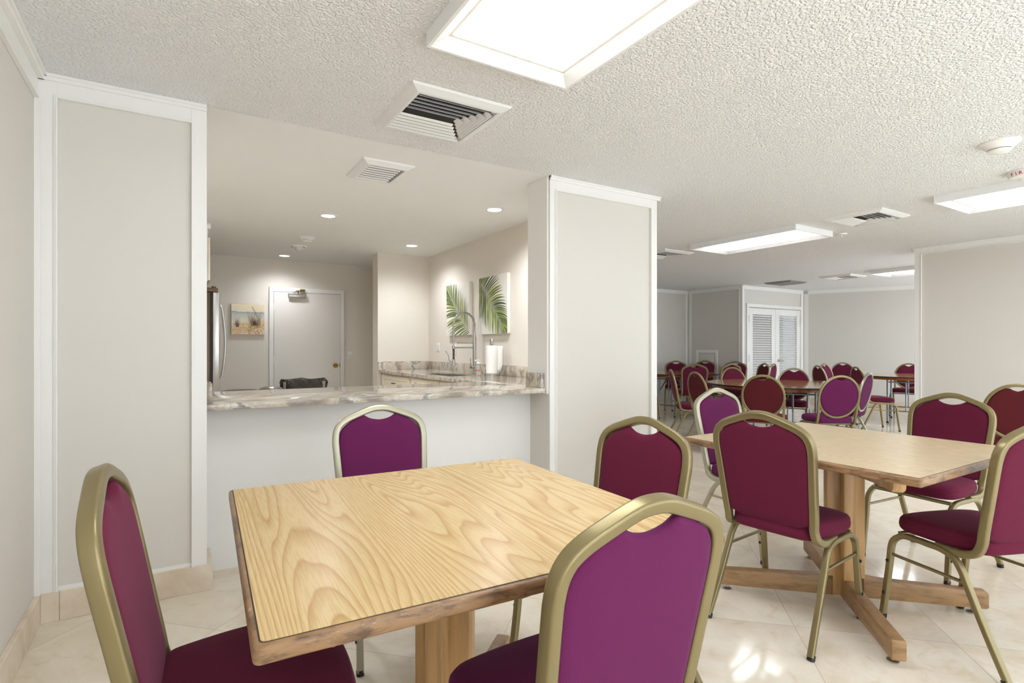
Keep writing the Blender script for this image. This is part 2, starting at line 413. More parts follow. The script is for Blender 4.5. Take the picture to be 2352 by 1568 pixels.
# trim boards and mouldings
def bar(bm, p, q, dep, y0, axis='Y', sgn=-1, steps=1):
    """board on a wall plane: p,q = (along, z) corners; y0 = plane; sticks out by dep*sgn"""
    lo, hi = min(y0, y0 + dep * sgn), max(y0, y0 + dep * sgn)
    if axis == 'Y': box(bm, (p[0], lo, p[1]), (q[0], hi, q[1]), 0.0015, 1)
    else: box(bm, (lo, p[0], p[1]), (hi, q[0], q[1]), 0.0015, 1)
def framed(bm, a, b, y0, axis='Y', sgn=-1, lw=0.065, rw=0.09, th=0.10, zt=CZ, zb=0.13, crown=True, ext=(0.0, 0.0)):
    """white board frame (left, right, top) with an inner bead and a small crown"""
    bar(bm, (a, zb), (a + lw, zt), .012, y0, axis, sgn); bar(bm, (b - rw, zb), (b, zt), .012, y0, axis, sgn)
    bar(bm, (a + lw, zt - th), (b - rw, zt), .012, y0, axis, sgn)
    for k, (wd, dp) in enumerate(((.014, .017), (.007, .021))):       # stepped bead
        e = .0006 * (k + 1)
        bar(bm, (a + lw - wd, zb + e), (a + lw + e, zt - th + wd), dp, y0, axis, sgn)
        bar(bm, (b - rw - e, zb + e), (b - rw + wd, zt - th + wd), dp, y0, axis, sgn)
        bar(bm, (a + lw, zt - th - e), (b - rw, zt - th + wd - e), dp, y0, axis, sgn)
    if crown:
        bar(bm, (a - ext[0], zt - .03), (b + ext[1], zt), .022, y0, axis, sgn)
        bar(bm, (a - ext[0], zt - .014), (b + ext[1], zt), .03, y0, axis, sgn)
bm = new(); framed(bm, -.525, .136, PF, lw=.078, rw=.066); bar(bm, (-.447, .13), (.07, .15), .006, PF); struct('trim_1', bm, 'trim')
bm = new(); framed(bm, 2.25, 3.31, PF, lw=.056, rw=.07, ext=(0, .03)); struct('trim_2', bm, 'trim')
bm = new(); framed(bm, BACK_Y, PF, -.525, 'X', 1, lw=.08, rw=.03, th=.12, crown=False)
bar(bm, (BACK_Y, CZ - .03), (PF, CZ), .035, -.525, 'X', 1); bar(bm, (BACK_Y, CZ - .014), (PF, CZ), .045, -.525, 'X', 1); struct('trim_3', bm, 'trim')
bm = new(); framed(bm, -.4, 3.13, 7.77, 'X', -1, lw=.07, rw=.075, th=.075, crown=False); bar(bm, (-.4, CZ - .02), (3.14, CZ), .022, 7.77, 'X', -1); struct('trim_4', bm, 'trim')
bm = new(); bar(bm, (3.31, CZ - .075), (9.43, CZ), .02, 8.05); bar(bm, (9.33, .13), (9.405, CZ - .076), .0195, 8.05); struct('trim_5', bm, 'trim')
bm = new(); framed(bm, 6.705, 8.03, 9.43, 'X', -1, lw=.085, rw=.08, th=.075, crown=False); bar(bm, (6.69, CZ - .02), (8.05, CZ), .022, 9.43, 'X', -1); struct('trim_6', bm, 'trim')
bm = new(); framed(bm, 9.41, 11.5, 6.72, lw=.08, rw=.10, th=.075, crown=False); bar(bm, (9.4, CZ - .02), (11.5, CZ), .022, 6.72); struct('trim_7', bm, 'trim')
def farm(bm, s0, s1, z0, z1, t):
    a, b = FA + dv * s0, FA + dv * s1
    prism(bm, [(a.x, a.y), (b.x, b.y), ((b - nv * t).x, (b - nv * t).y), ((a - nv * t).x, (a - nv * t).y)], z0, z1)
L_ = (FB - FA).length
bm = new(); farm(bm, .02, L_, CZ - .075, CZ, .014); farm(bm, .02, .1, .13, CZ, .014); struct('trim_8', bm, 'trim')
# casing on the inner faces of the piers
bm = new(); box(bm, (2.236, PF + .005, .89), (2.25, PF + .25, CZ - .001)); struct('trim_9', bm, 'trim')

# marble baseboards
def bboard(name, boxes):
    bm = new()
    for a, b in boxes: box(bm, (a[0], a[1], 0), (b[0], b[1], .132), .002, 1)
    struct(name, bm, 'base')
bboard('baseboard_left', [((-.525, BACK_Y), (-.505, PF))])
bboard('baseboard_pier', [((-.505, PF - .016), (-.44, PF)), ((-.439, PF - .016), (.162, PF)), ((.134, PF), (.162, PF + .24))])
bboard('baseboard_pier_right', [((2.25, PF - .016), (3.325, PF)), ((3.31, PF), (3.325, 8.05))])
bboard('baseboard_back', [((3.31, 8.03), (9.43, 8.05))])
bboard('baseboard_closet', [((9.41, 6.7), (9.43, 8.05)), ((9.41, 6.7), (9.53, 6.72)), ((11.42, 6.7), (11.5, 6.72))])
bboard('baseboard_partition', [((7.752, -.4), (7.77, 3.13))])
bm = new(); farm(bm, 0.02, L_, 0, .132, .02); struct('baseboard_far', bm, 'base')
# a dark chip above the pier's marble, and paint scuffs
bm = new(); prism(bm, [(-.43, PF - .0025), (-.40, PF - .0025), (-.395, PF), (-.43, PF)], .136, .142); struct('trim_10', bm, 'black')

# ------------------------------------------------------------------ doors
def kitchen_door():
    t = new()
    box(t, (1.10, 8.125, 0), (1.155, 8.15, 2.05), .003); box(t, (2.06, 8.125, 0), (2.115, 8.15, 2.05), .003); box(t, (1.155, 8.126, 1.99), (2.06, 8.15, 2.0495), .003)
    root = struct('door_1', t, 'trim')
    g = new(); box(g, (1.153, 8.142, 0.01), (2.062, 8.149, 1.993)); obj('gap', g, 'black', root, False)
    l = new(); box(l, (1.159, 8.128, 0.012), (2.057, 8.146, 1.986), .002); obj('leaf', l, 'door', root, False)
    for z in (1.78, 1.05, .3):
        hbm = new(); tube(hbm, (1.157, 8.124, z - .05), (1.157, 8.124, z + .05), .006); obj('hinge', hbm, 'trim', root)
    k = new(); t2 = new(); lathe(t2, [(0, 0), (.031, 0), (.031, .006), (.012, .01), (.011, .035), (.027, .045), (.03, .06), (.024, .072), (0, .075)], 20)
    merge(k, t2, Matrix.Translation((1.985, 8.128, .955)) @ Matrix.Rotation(R(90), 4, 'X')); obj('door_knob', k, 'brass', root, label='round aged brass door knob')
    s = new(); box(s, (2.046, 8.1255, .93), (2.056, 8.129, .985)); obj('strike_plate', s, 'brass', root)
    c = new(); box(c, (1.34, 8.075, 1.915), (1.575, 8.128, 1.972), .006); cl = obj('door_closer', c, 'bluesteel', root)
    a = new(); sweep(a, [(1.47, 8.09, 1.972), (1.47, 8.09, 1.995)], circ(.008), (1, 0, 0))
    box(a, (1.43, 8.02, 1.993), (1.478, 8.10, 2.0)); sweep(a, [(1.44, 8.03, 2.0), (1.53, 8.09, 2.008), (1.535, 8.125, 2.02)], rrect(.014, .006, .002), (0, 0, 1))
    box(a, (1.50, 8.10, 2.0), (1.56, 8.126, 2.035), .003); obj('closer_arm', a, 'brass', cl)
kitchen_door()
def louvre_doors():
    t = new(); Y = 6.72; x0, x1 = 9.535, 11.43
    box(t, (x0, Y - .03, 0), (x0 + .06, Y + .03, 2.07), .003); box(t, (x1 - .06, Y - .03, 0), (x1, Y + .03, 2.07), .003); box(t, (x0 - .001, Y - .032, 2.01), (x1 + .001, Y + .032, 2.08), .003)
    root = struct('door_2', t, 'trim')
    xm = (x0 + x1) / 2
    for a, b in ((x0 + .065, xm - .003), (xm + .003, x1 - .065)):
        l = new(); st = .13
        box(l, (a, Y - .02, .02), (a + st, Y + .02, 2.0), .002); box(l, (b - st, Y - .02, .02), (b, Y + .02, 2.0), .002)
        for z0, z1 in ((.02, .22), (1.0, 1.08), (1.87, 2.0)):
            if z0 == 1.0: continue
            box(l, (a + st, Y - .02, z0), (b - st, Y + .02, z1), .002)
        leaf = obj('door_leaf', l, 'trim', root)
        s = new(); z = .245
        while z < 1.86:
            mt = Matrix.Translation(((a + b) / 2, Y, z)) @ Matrix.Rotation(R(42), 4, 'X')
            box(s, (-(b - a) / 2 + st, -.026, -.004), ((b - a) / 2 - st, .026, .004), .002, 1, mt); z += .047
        obj('louvre_slats', s, 'trim', leaf)
    for x in (x0 + .06, x1 - .06):
        for z in (1.78, 1.0, .3):
            hb = new(); box(hb, (x - .02, Y - .036, z - .07), (x + .02, Y - .028, z + .07), .002); tube(hb, (x, Y - .038, z - .07), (x, Y - .038, z + .07), .008); obj('hinge', hb, 'trim', root)
    hd = new(); q = new(); lathe(q, [(0, 0), (.032, 0), (.032, .008), (.012, .012), (.011, .05), (0, .05)], 18); merge(hd, q, Matrix.Translation((xm + .09, Y - .02, .945)) @ Matrix.Rotation(R(90), 4, 'X'))
    sweep(hd, catmull([(xm + .09, Y - .065, .945), (xm + .13, Y - .07, .945), (xm + .21, Y - .066, .94)], 5), circ(.009), (0, 0, 1)); obj('lever_handle', hd, 'bluesteel', root, label='satin steel lever handle')
louvre_doors()

# ------------------------------------------------------------------ access panel on the far wall
t = new(); X = 9.43
for a, b in (((7.28, .45), (7.335, 1.16)), ((7.765, .45), (7.82, 1.16)), ((7.335, 1.105), (7.765, 1.16)), ((7.335, .45), (7.765, .505))):
    box(t, (X - .022, a[0], a[1]), (X, b[0], b[1]), .005)
ap = obj('access_panel', t, 'trim'); tag(ap, 'square white framed access panel low on the far grey wall', 'access panel')
t = new(); box(t, (X - .01, 7.335, .505), (X, 7.765, 1.105)); box(t, (X - .014, 7.38, .55), (X, 7.72, 1.06), .003); obj('cover', t, 'farwall', ap)

# ------------------------------------------------------------------ wall plates
def plate(kind, label, pos, rz, lab_mat='plastic'):
    r = thing(kind, label, 'switch' if 'switch' in kind else 'outlet', pos, rz)
    b = new(); box(b, (-.036, -.007, -.058), (.036, 0, .058), .002); obj('cover_plate', b, 'plastic', r)
    b = new()
    if 'switch' in kind: box(b, (-.006, -.018, -.014), (.006, -.007, .01), .002); obj('toggle', b, 'ventm', r)
    else:
        for z in (-.024, .024): b = new(); box(b, (-.016, -.0095, z - .015), (.016, -.007, z + .015), .002); obj('socket', b, 'ventm', r)
        for z in (-.024, .024):
            for x in (-.006, .006): b = new(); box(b, (x - .0012, -.0101, z - .006), (x + .0012, -.0094, z + .006)); obj('slot', b, 'black', r, False)
plate('light_switch', 'white toggle light switch plate on the wall right of the kitchen door', (2.205, 8.15, 1.10), 0)
plate('wall_outlet', 'white outlet plate on the kitchen wall nearest the inner corner', (2.895, 6.50, 1.215), R(-90))
plate('wall_outlet', 'white outlet plate on the wall behind the spring faucet, under the palm picture', (2.895, 6.0, 1.19), R(-90))

# ------------------------------------------------------------------ ceiling lamps
def lamp(x0, x1, y0, y1, label):
    cx, cy = (x0 + x1) / 2, (y0 + y1) / 2; hx, hy = (x1 - x0) / 2, (y1 - y0) / 2
    r = thing('ceiling_light', label, 'ceiling light', (cx, cy, CZ), 0, 'framed ceiling light panels')
    b = new(); zb = -.06
    prof = [(0, 0), (0, zb), (-.012, zb), (-.06, zb + .028), (-.06, 0)]           # outer face, lip, sloping inner face
    rings = []
    for sx, sy in ((-1, -1), (1, -1), (1, 1), (-1, 1)):
        rings.append([b.verts.new((sx * (hx + o), sy * (hy + o), z)) for o, z in prof])
    for i in range(4):
        p, q = rings[i], rings[(i + 1) % 4]
        for j in range(len(prof) - 1): b.faces.new((p[j], q[j], q[j + 1], p[j + 1]))
    obj('frame', b, 'lampframe', r, False)
    b = new(); box(b, (-hx + .078, -hy + .078, -.030), (hx - .078, hy - .078, -.024)); obj('diffuser', b, 'diffuser', r, False)
    b = new()
    for a0, a1 in (((-hx + .06, -hy + .06), (hx - .06, -hy + .078)), ((-hx + .06, hy - .078), (hx - .06, hy - .06)), ((-hx + .06, -hy + .078), (-hx + .078, hy - .078)), ((hx - .078, -hy + .078), (hx - .06, hy - .078))):
        box(b, (a0[0], a0[1], -.028), (a1[0], a1[1], -.02))
    obj('diffuser_rim', b, 'canvas', r, False)
lamp(.82, 1.49, .66, 1.955, 'large glowing framed light panel overhead, cut by the top edge')
lamp(5.18, 5.85, 3.10, 4.39, 'long framed light panel over the round table, left of the middle vent')
lamp(5.18, 5.85, .66, 1.955, 'framed light panel at the right edge, above the right partition wall')
lamp(9.35, 10.02, 3.10, 4.39, 'farthest framed light panel, half hidden by the right partition wall')
lamp(.82, 1.49, -2.1, -.8, 'framed light panel behind the camera on the left')
lamp(5.18, 5.85, -2.1, -.8, 'framed light panel behind the camera in the middle')
lamp(9.35, 10.02, .4, 1.7, 'framed light panel behind the right partition wall')

def downlight(x, y, label, k=1.0):
    # one recessed can: ring, lens and its beam
    r = thing('recessed_downlight', label, 'downlight', (x, y, CZ), 0, 'kitchen downlights')
    b = new(); lathe(b, [(.058, -.001), (.062, -.006), (.085, -.004), (.09, 0)], 32); obj('trim_ring', b, 'lampframe', r)
    b = new(); lathe(b, [(0, -.004), (.06, -.003), (.06, 0)], 32); obj('lens', b, 'bulb', r)
    l = bpy.data.lights.new('downlight_beam', 'SPOT'); l.energy = SPOT_W * k; l.color = SPOT_C; l.spot_size = R(150); l.spot_blend = 1.0; l.shadow_soft_size = .05
    o = bpy.data.objects.new('downlight_beam', l); COL.objects.link(o); o.location = (0, 0, -.012); o.parent = r
downlight(1.2, 5.17, 'round recessed kitchen downlight, nearest the smoke detector and left of centre')
downlight(2.39, 4.17, 'round recessed kitchen downlight closest to the right pier')
downlight(2.40, 6.17, 'round recessed kitchen downlight above the inner corner by the palm pictures', .7)
downlight(1.23, 7.73, 'smallest recessed kitchen downlight, above the kitchen door', .45)

downlight(0.02, 4.17, 'unseen kitchen fill light added behind the left pier, nearer one')  # this and the next are unseen lamps added to brighten the kitchen
downlight(0.02, 6.17, 'unseen kitchen fill light added behind the left pier, farther one')

# ------------------------------------------------------------------ vents
def vent(x0, x1, y0, y1, label, curved=False, dark=False, group='ceiling vents'):
    cx, cy = (x0 + x1) / 2, (y0 + y1) / 2; hx, hy = (x1 - x0) / 2, (y1 - y0) / 2
    r = thing('ceiling_vent', label, 'vent', (cx, cy, CZ), 0, group)
    b = new(); zb = -.028; fw = .055
    prof = [(0, 0), (-.006, -.01), (-fw * .75, zb), (-fw, zb), (-fw, -.004)]
    rings = [[b.verts.new((sx * (hx + o), sy * (hy + o), z)) for o, z in prof] for sx, sy in ((-1, -1), (1, -1), (1, 1), (-1, 1))]
    for i in range(4):
        p, q = rings[i], rings[(i + 1) % 4]
        for j in range(len(prof) - 1): b.faces.new((p[j], q[j], q[j + 1], p[j + 1]))
    obj('frame', b, 'grille' if dark else 'ventm', r, False)
    b = new(); box(b, (-hx + fw, -hy + fw, -.003), (hx - fw, hy - fw, -.001)); obj('cavity', b, 'ventdark', r, False)
    b = new(); ix, iy = hx - fw, hy - fw
    def slat(p, q, out, tilt, zt=-.004):
        """thin blade from p to q leaning towards 'out'"""
        p, q, out = Vector((*p, 0)), Vector((*q, 0)), Vector((*out, 0))
        d = .03; z0 = -.027
        a, c = p + Vector((0, 0, z0)) + out * d * tilt, q + Vector((0, 0, z0)) + out * d * tilt
        e, f = p + Vector((0, 0, zt)), q + Vector((0, 0, zt))
        th = out * .0025
        vs = [b.verts.new(k) for k in (e, f, c, a, e + th, f + th, c + th, a + th)]
        for fc in ((0, 1, 2, 3), (7, 6, 5, 4), (0, 4, 5, 1), (3, 2, 6, 7), (1, 5, 6, 2), (0, 3, 7, 4)): b.faces.new([vs[k] for k in fc])
    if curved or dark:                                                # one-way blades
        k = 7 if not dark else 12
        for i in range(k):
            y = -iy + (i + .6) * 2 * iy / k
            slat((-ix, y), (ix - (0 if dark else .02), y), (0, 1), .5 if dark else .45, -.004 if dark else -.0205)
    else:                                                             # far, near and side banks
        k = 6; xr = ix * .35
        for i in range(k):
            s = (i + .5) / k
            xe = xr + (ix - xr) * s
            slat((-ix, iy * s + .01), (xe, iy * s + .01), (0, 1), .45, -.019)
            slat((-ix, -iy * s - .01), (xe, -iy * s - .01), (0, -1), .9)
            slat((xe, -iy * s - .01), (xe, iy * s + .01), (1, 0), .9)
    obj('blades', b, 'grille' if dark else 'ventm', r, False)
vent(.915, 1.445, 2.34, 2.90, 'large white square vent on the textured ceiling, in front of the kitchen opening')
vent(1.02, 1.37, 3.45, 3.88, 'small white vent on the smooth kitchen ceiling', curved=True)
vent(5.20, 5.73, 2.34, 2.86, 'white ceiling vent between the two right-hand light panels')
vent(5.12, 5.65, 4.72, 5.25, 'white ceiling vent just right of the right pier, left of the long light panel')
vent(9.45, 9.98, 4.72, 5.25, 'small far white vent left of the farthest light panel')
vent(9.45, 9.98, 5.75, 6.28, 'dark grey return grille on the ceiling in front of the louvred doors', dark=True)

# ------------------------------------------------------------------ detectors
def detector(x, y, s, label):
    r = thing('smoke_detector', label, 'smoke detector', (x, y, CZ), 0, 'smoke detectors')
    b = new(); lathe(b, [(.098 * s, 0), (.098 * s, -.008 * s), (.09 * s, -.014 * s), (.06 * s, -.038 * s), (.056 * s, -.040 * s)], 36); obj('base', b, 'plastic', r)
    b = new(); lathe(b, [(.052 * s, -.036 * s), (.052 * s, -.044 * s)], 36); obj('sensing_slot', b, 'black', r)
    b = new(); lathe(b, [(.056 * s, -.043 * s), (.054 * s, -.052 * s), (.035 * s, -.06 * s), (0, -.061 * s)], 36); obj('cap', b, 'plastic', r)
detector(4.16, 1.24, 1.0, 'white round smoke detector above the fire strobe at the right edge')
detector(1.24, 6.31, .85, 'white smoke detector on the kitchen ceiling beside the orange-marked alarm')
# fire strobe with lettering
r = thing('fire_strobe', 'white round alarm with red FIRE lettering, cut by the right edge', 'fire alarm', (4.985, 1.345, CZ))
b = new(); lathe(b, [(.10, 0), (.10, -.012), (.088, -.04), (.07, -.048), (0, -.05)], 36); obj('housing', b, 'plastic', r)
b = new(); box(b, (-.03, -.02, -.066), (.03, .02, -.048), .005); obj('strobe_lens', b, 'plastic', r)
def text_on(txt, size, mtx, m, parent, name='lettering'):
    cu = bpy.data.curves.new(name, 'FONT'); cu.body = txt; cu.size = size; cu.align_x = 'CENTER'; cu.align_y = 'CENTER'; cu.extrude = .0006
    tmp = bpy.data.objects.new('tmp', cu); COL.objects.link(tmp)
    bpy.context.view_layer.update()
    me = bpy.data.meshes.new_from_object(tmp.evaluated_get(bpy.context.evaluated_depsgraph_get()))
    bpy.data.objects.remove(tmp); bpy.data.curves.remove(cu)
    me.transform(mtx); me.materials.clear(); me.materials.append(M[m])
    o = bpy.data.objects.new(name, me); COL.objects.link(o); o.parent = parent
    return o
def ring_text(txt, rad, z, ang0, step, size, tilt, m, parent):
    b = new()
    for i, ch in enumerate(txt):
        a = ang0 + i * step
        mt = Matrix.Rotation(a, 4, 'Z') @ Matrix.Translation((rad, 0, z)) @ Matrix.Rotation(R(90), 4, 'Z') @ Matrix.Rotation(R(tilt), 4, 'X')
        o = text_on(ch, size, mt, m, parent)
        b.from_mesh(o.data); me = o.data; bpy.data.objects.remove(o); bpy.data.meshes.remove(me)
    return obj('lettering', b, m, parent, False)
ring_text('FIRE', .0975, -.026, R(150), R(15), .034, 112, 'red', r)
r = thing('heat_alarm', 'white kitchen ceiling alarm with orange marks, left of the smoke detector', 'fire alarm', (1.256, 6.91, CZ))
b = new(); lathe(b, [(.095, 0), (.095, -.006), (.08, -.018), (.04, -.026), (.032, -.05), (.02, -.056), (0, -.057)], 36); obj('housing', b, 'plastic', r)
for a in (205, 215, 305, 315):
    b = new(); box(b, (-.006, -.007, -.003), (.006, .007, .003), .001, 1, Matrix.Rotation(R(a), 4, 'Z') @ Matrix.Translation((.083, 0, -.018)))
    obj('orange_mark', b, 'orange', r)
r = thing('sprinkler_head', 'small white sprinkler disc on the ceiling by the long light panel', 'sprinkler', (6.06, 3.12, CZ))
b = new(); lathe(b, [(.055, 0), (.05, -.012), (.02, -.016), (0, -.016)], 24); obj('escutcheon', b, 'plastic', r)
b = new(); tube(b, (0, 0, -.014), (0, 0, -.035), .006); lathe(b, [(0, -.035), (.018, -.035), (.018, -.038), (0, -.038)], 16); obj('deflector', b, 'plastic', r)

# ------------------------------------------------------------------ granite counters and cabinets
CT = .93
def arcpts(cx, cy, r, a0, a1, n=8): return [(cx + r * math.cos(R(a0 + (a1 - a0) * i / n)), cy + r * math.sin(R(a0 + (a1 - a0) * i / n))) for i in range(n + 1)]
root = thing('granite_counter', 'L-shaped veined granite counter over the white half wall', 'counter', (0, 0, 0))
b = new()
# bar part
prism(b, [(.138, PF + .02), (2.234, PF + .02), (2.234, PF + .262), (2.88, PF + .262), (2.88, 4.95), (2.20, 4.95)] + arcpts(2.20 - .12, 4.05 + .12, .12, 0, -90, 8)[0:] + [(.138, 4.05)], CT - .034, CT, .004)
prism(b, [(2.20, 4.95), (2.32, 4.95), (2.32, 5.8), (2.20, 5.8)], CT - .034, CT)
prism(b, [(2.70, 4.95), (2.88, 4.95), (2.88, 5.8), (2.70, 5.8)], CT - .034, CT)
prism(b, [(2.20, 5.8), (2.88, 5.8), (2.88, 6.82), (2.20, 6.82)], CT - .034, CT)
obj('countertop', b, 'granite', root)
b = new(); box(b, (2.868, PF + .275, CT), (2.893, 6.826, CT + .105), .002); box(b, (2.2, 6.803, CT), (2.868, 6.828, CT + .105), .002)
obj('backsplash', b, 'granite', root)
b = new(); box(b, (2.207, PF + .035, CT), (2.234, PF + .235, CT + .105), .003); obj('end_block', b, 'granite', root)
b = new(); box(b, (.138, PF + .03, CT), (.163, PF + .235, CT + .105), .003); obj('end_block', b, 'granite', root)
s = thing('sink', 'undermount steel sink set in the granite below the spring faucet', 'sink', (2.51, 5.375, 0))
b = new(); z1, z0 = CT - .034, CT - .2
for a, c in (((-.188, -.422), (.188, -.414)), ((-.19, .415), (.19, .425)), ((-.19, -.415), (-.18, .415)), ((.18, -.415), (.19, .415))): box(b, (a[0], a[1], z0), (c[0], c[1], z1 + .02))
box(b, (-.19, -.425, z0 - .008), (.19, .425, z0)); obj('basin', b, 'bluesteel', s)
b = new(); lathe(b, [(0, z0 + .004), (.04, z0 + .004), (.045, z0)], 20); obj('drain', b, 'darksteel', s)

def cab(y0, y1, label, drawers):
    r = thing('base_cabinet', label, 'cabinet', (2.25, y0, 0))
    W = y1 - y0
    b = new(); top = .70 if len(drawers) > 1 else CT - .036
    box(b, (0, .002, .1), (.63, W - .002, top)); box(b, (0, .002, top), (.02, W - .002, CT - .036)) if top < .8 else None
    box(b, (.05, .002, 0), (.63, W - .002, .1)); obj('carcass', b, 'cabinet', r, False)
    def shaker(name, a0, a1, za, zb, hz):
        f = new(); box(f, (-.012, a0, za), (0, a1, zb), .001, 1)
        for p, q in (((a0, za), (a0 + .05, zb)), ((a1 - .05, za), (a1, zb)), ((a0 + .05, zb - .045), (a1 - .05, zb)), ((a0 + .05, za), (a1 - .05, za + .045))): box(f, (-.02, p[0], p[1]), (-.011, q[0], q[1]), .001, 1)
        o = obj(name, f, 'cabinet', r)
        if hz is not None:
            h = new(); ym = hz
            sweep(h, [(-.02, ym - .04, (za + zb) / 2), (-.042, ym - .038, (za + zb) / 2), (-.042, ym + .038, (za + zb) / 2), (-.02, ym + .04, (za + zb) / 2)], circ(.006, 8), (0, 0, 1)); obj('handle', h, 'darksteel', o)
    for (a0, a1, hd) in drawers: shaker('drawer' if hd else 'false_front', a0, a1, .70, .875, (a0 + a1) / 2 if hd else None)
    n = len(drawers) + (1 if W / len(drawers) > .7 else 0)
    for i in range(n): shaker('cabinet_door', .01 + i * (W - .02) / n, .01 + (i + 1) * (W - .02) / n - .006, .12, .69, .06 + i * (W - .02) / n)
cab(5.81, 6.80, 'cream drawer cabinet in the kitchen corner under the granite', [(.02, .96, True)])
cab(4.20, 5.80, 'cream sink cabinet under the granite left of the right pier', [(.02, .78, False), (.80, 1.54, False)])

# upper cabinet above the fridge
r = thing('upper_cabinet', 'white wall cabinet above the refrigerator, mostly behind the left pier', 'cabinet', (-.44, 5.86, 0))
b = new(); box(b, (0, 0, 1.84), (.70, .94, 2.33)); obj('carcass', b, 'trim', r, False)
b = new(); box(b, (.702, .01, 1.85), (.722, .465, 2.25), .002); obj('cabinet_door', b, 'cabinet', r)
b = new(); box(b, (.702, .475, 1.85), (.722, .93, 2.25), .002); obj('cabinet_door', b, 'cabinet', r)
b = new(); box(b, (0, -.02, 2.33), (.725, .95, 2.38), .004); obj('crown', b, 'trim', r)

# fridge, front facing +X
r = thing('refrigerator', 'stainless steel refrigerator seen edge-on beside the left pier', 'refrigerator', (-.42, 5.9, 0))
b = new(); box(b, (0, 0, .03), (.70, .88, 1.74), .004); obj('cabinet_body', b, 'darksteel', r)
for y0, y1, z0, z1 in ((0, .437, .62, 1.745), (.443, .88, .62, 1.745), (0, .88, .06, .61)):
    b = new(); box(b, (.722, y0, z0), (.785, y1, z1), .012, 3); d = obj('freezer_drawer' if z1 < 1 else 'door', b, 'bluesteel', r)
    h = new()
    if z1 > 1:
        yh = y1 - .05 if y0 == 0 else y0 + .05
        sweep(h, catmull([(.785, yh, .90), (.822, yh, .915), (.848, yh, 1.09), (.858, yh, 1.27), (.848, yh, 1.45), (.822, yh, 1.63), (.785, yh, 1.645)], 6), rrect(.022, .014, .005), (0, 1, 0))
    else: sweep(h, catmull([(.785, .1, .5), (.835, .12, .5), (.85, .44, .5), (.835, .76, .5), (.785, .78, .5)], 6), rrect(.02, .014, .005), (0, 0, 1))
    obj('handle', h, 'bluesteel', d)
b = new(); box(b, (.60, .01, 1.745), (.77, .07, 1.785), .006); tube(b, (.735, .04, 1.74), (.735, .04, 1.80), .018); obj('hinge_cover', b, 'darksteel', r)
b = new(); box(b, (.70, .01, .06), (.722, .87, 1.74)); obj('gasket', b, 'black', r, False)

# bins
r = thing('waste_bin', 'tall bin lined with a dark plastic bag in front of the kitchen door', 'bin', (1.40, 7.35, 0), R(-6))
b = new(); pr = [(-.25, -.14), (.25, -.14), (.25, .14), (-.25, .14)]
lo = [b.verts.new((x * .82, y * .82, 0)) for x, y in pr]; hi = [b.verts.new((x, y, .79)) for x, y in pr]; b.faces.new(lo)
for i in range(4): b.faces.new((lo[i], lo[(i + 1) % 4], hi[(i + 1) % 4], hi[i]))
obj('bin_body', b, 'grille', r, False)
b = new(); N = 72; rings = []
for zi, (z, o) in enumerate(((.60, .006), (.66, .016), (.72, .014), (.77, .022), (.805, .014), (.815, .002), (.80, -.008), (.70, -.02))):
    ring = []
    for i in range(N):
        a = 2 * PI * i / N; ca, sa = math.cos(a), math.sin(a)
        k = 1 / max(abs(ca) / .258, abs(sa) / .148, (abs(ca) / .258 * .6 + abs(sa) / .148 * .6))
        x, y = ca * k, sa * k
        wob = .007 * math.sin(a * 9 + zi * 1.3) + .005 * math.sin(a * 23 + zi * 2.1) + .006 * random.uniform(-1, 1)
        L = math.hypot(x, y); f = (L + o + (wob if z < .8 else wob * .4)) / L
        ring.append(b.verts.new((x * f, y * f, z + .008 * math.sin(a * 4 + 1))))
    rings.append(ring)
for p, q in zip(rings, rings[1:]):
    for i in range(N): b.faces.new((p[i], p[(i + 1) % N], q[(i + 1) % N], q[i]))
obj('bin_bag', b, 'bag', r, ang=80)
r = thing('pedal_bin', 'round steel bin with a shiny domed lid left of the bagged bin', 'bin', (.95, 6.88, 0))
b = new(); lathe(b, [(0, .01), (.13, .01), (.13, .69), (.128, .69)], 36); obj('bin_body', b, 'bluesteel', r)
b = new(); lathe(b, [(.136, .69), (.137, .72), (.12, .745), (.07, .765), (0, .772)], 36); obj('lid', b, 'bluesteel', r)
b = new(); box(b, (.10, -.09, .70), (.15, -.03, .735), .005); obj('hinge', b, 'darksteel', r)
r = thing('round_bin', 'low dark grey round bin lid showing over the left end of the counter', 'bin', (.66, 7.15, 0))
b = new(); lathe(b, [(0, .01), (.19, .01), (.21, .68), (.20, .68)], 36); obj('bin_body', b, 'grille', r)
b = new(); lathe(b, [(.22, .68), (.22, .70), (.17, .715), (0, .722)], 36); obj('lid', b, 'darksteel', r)

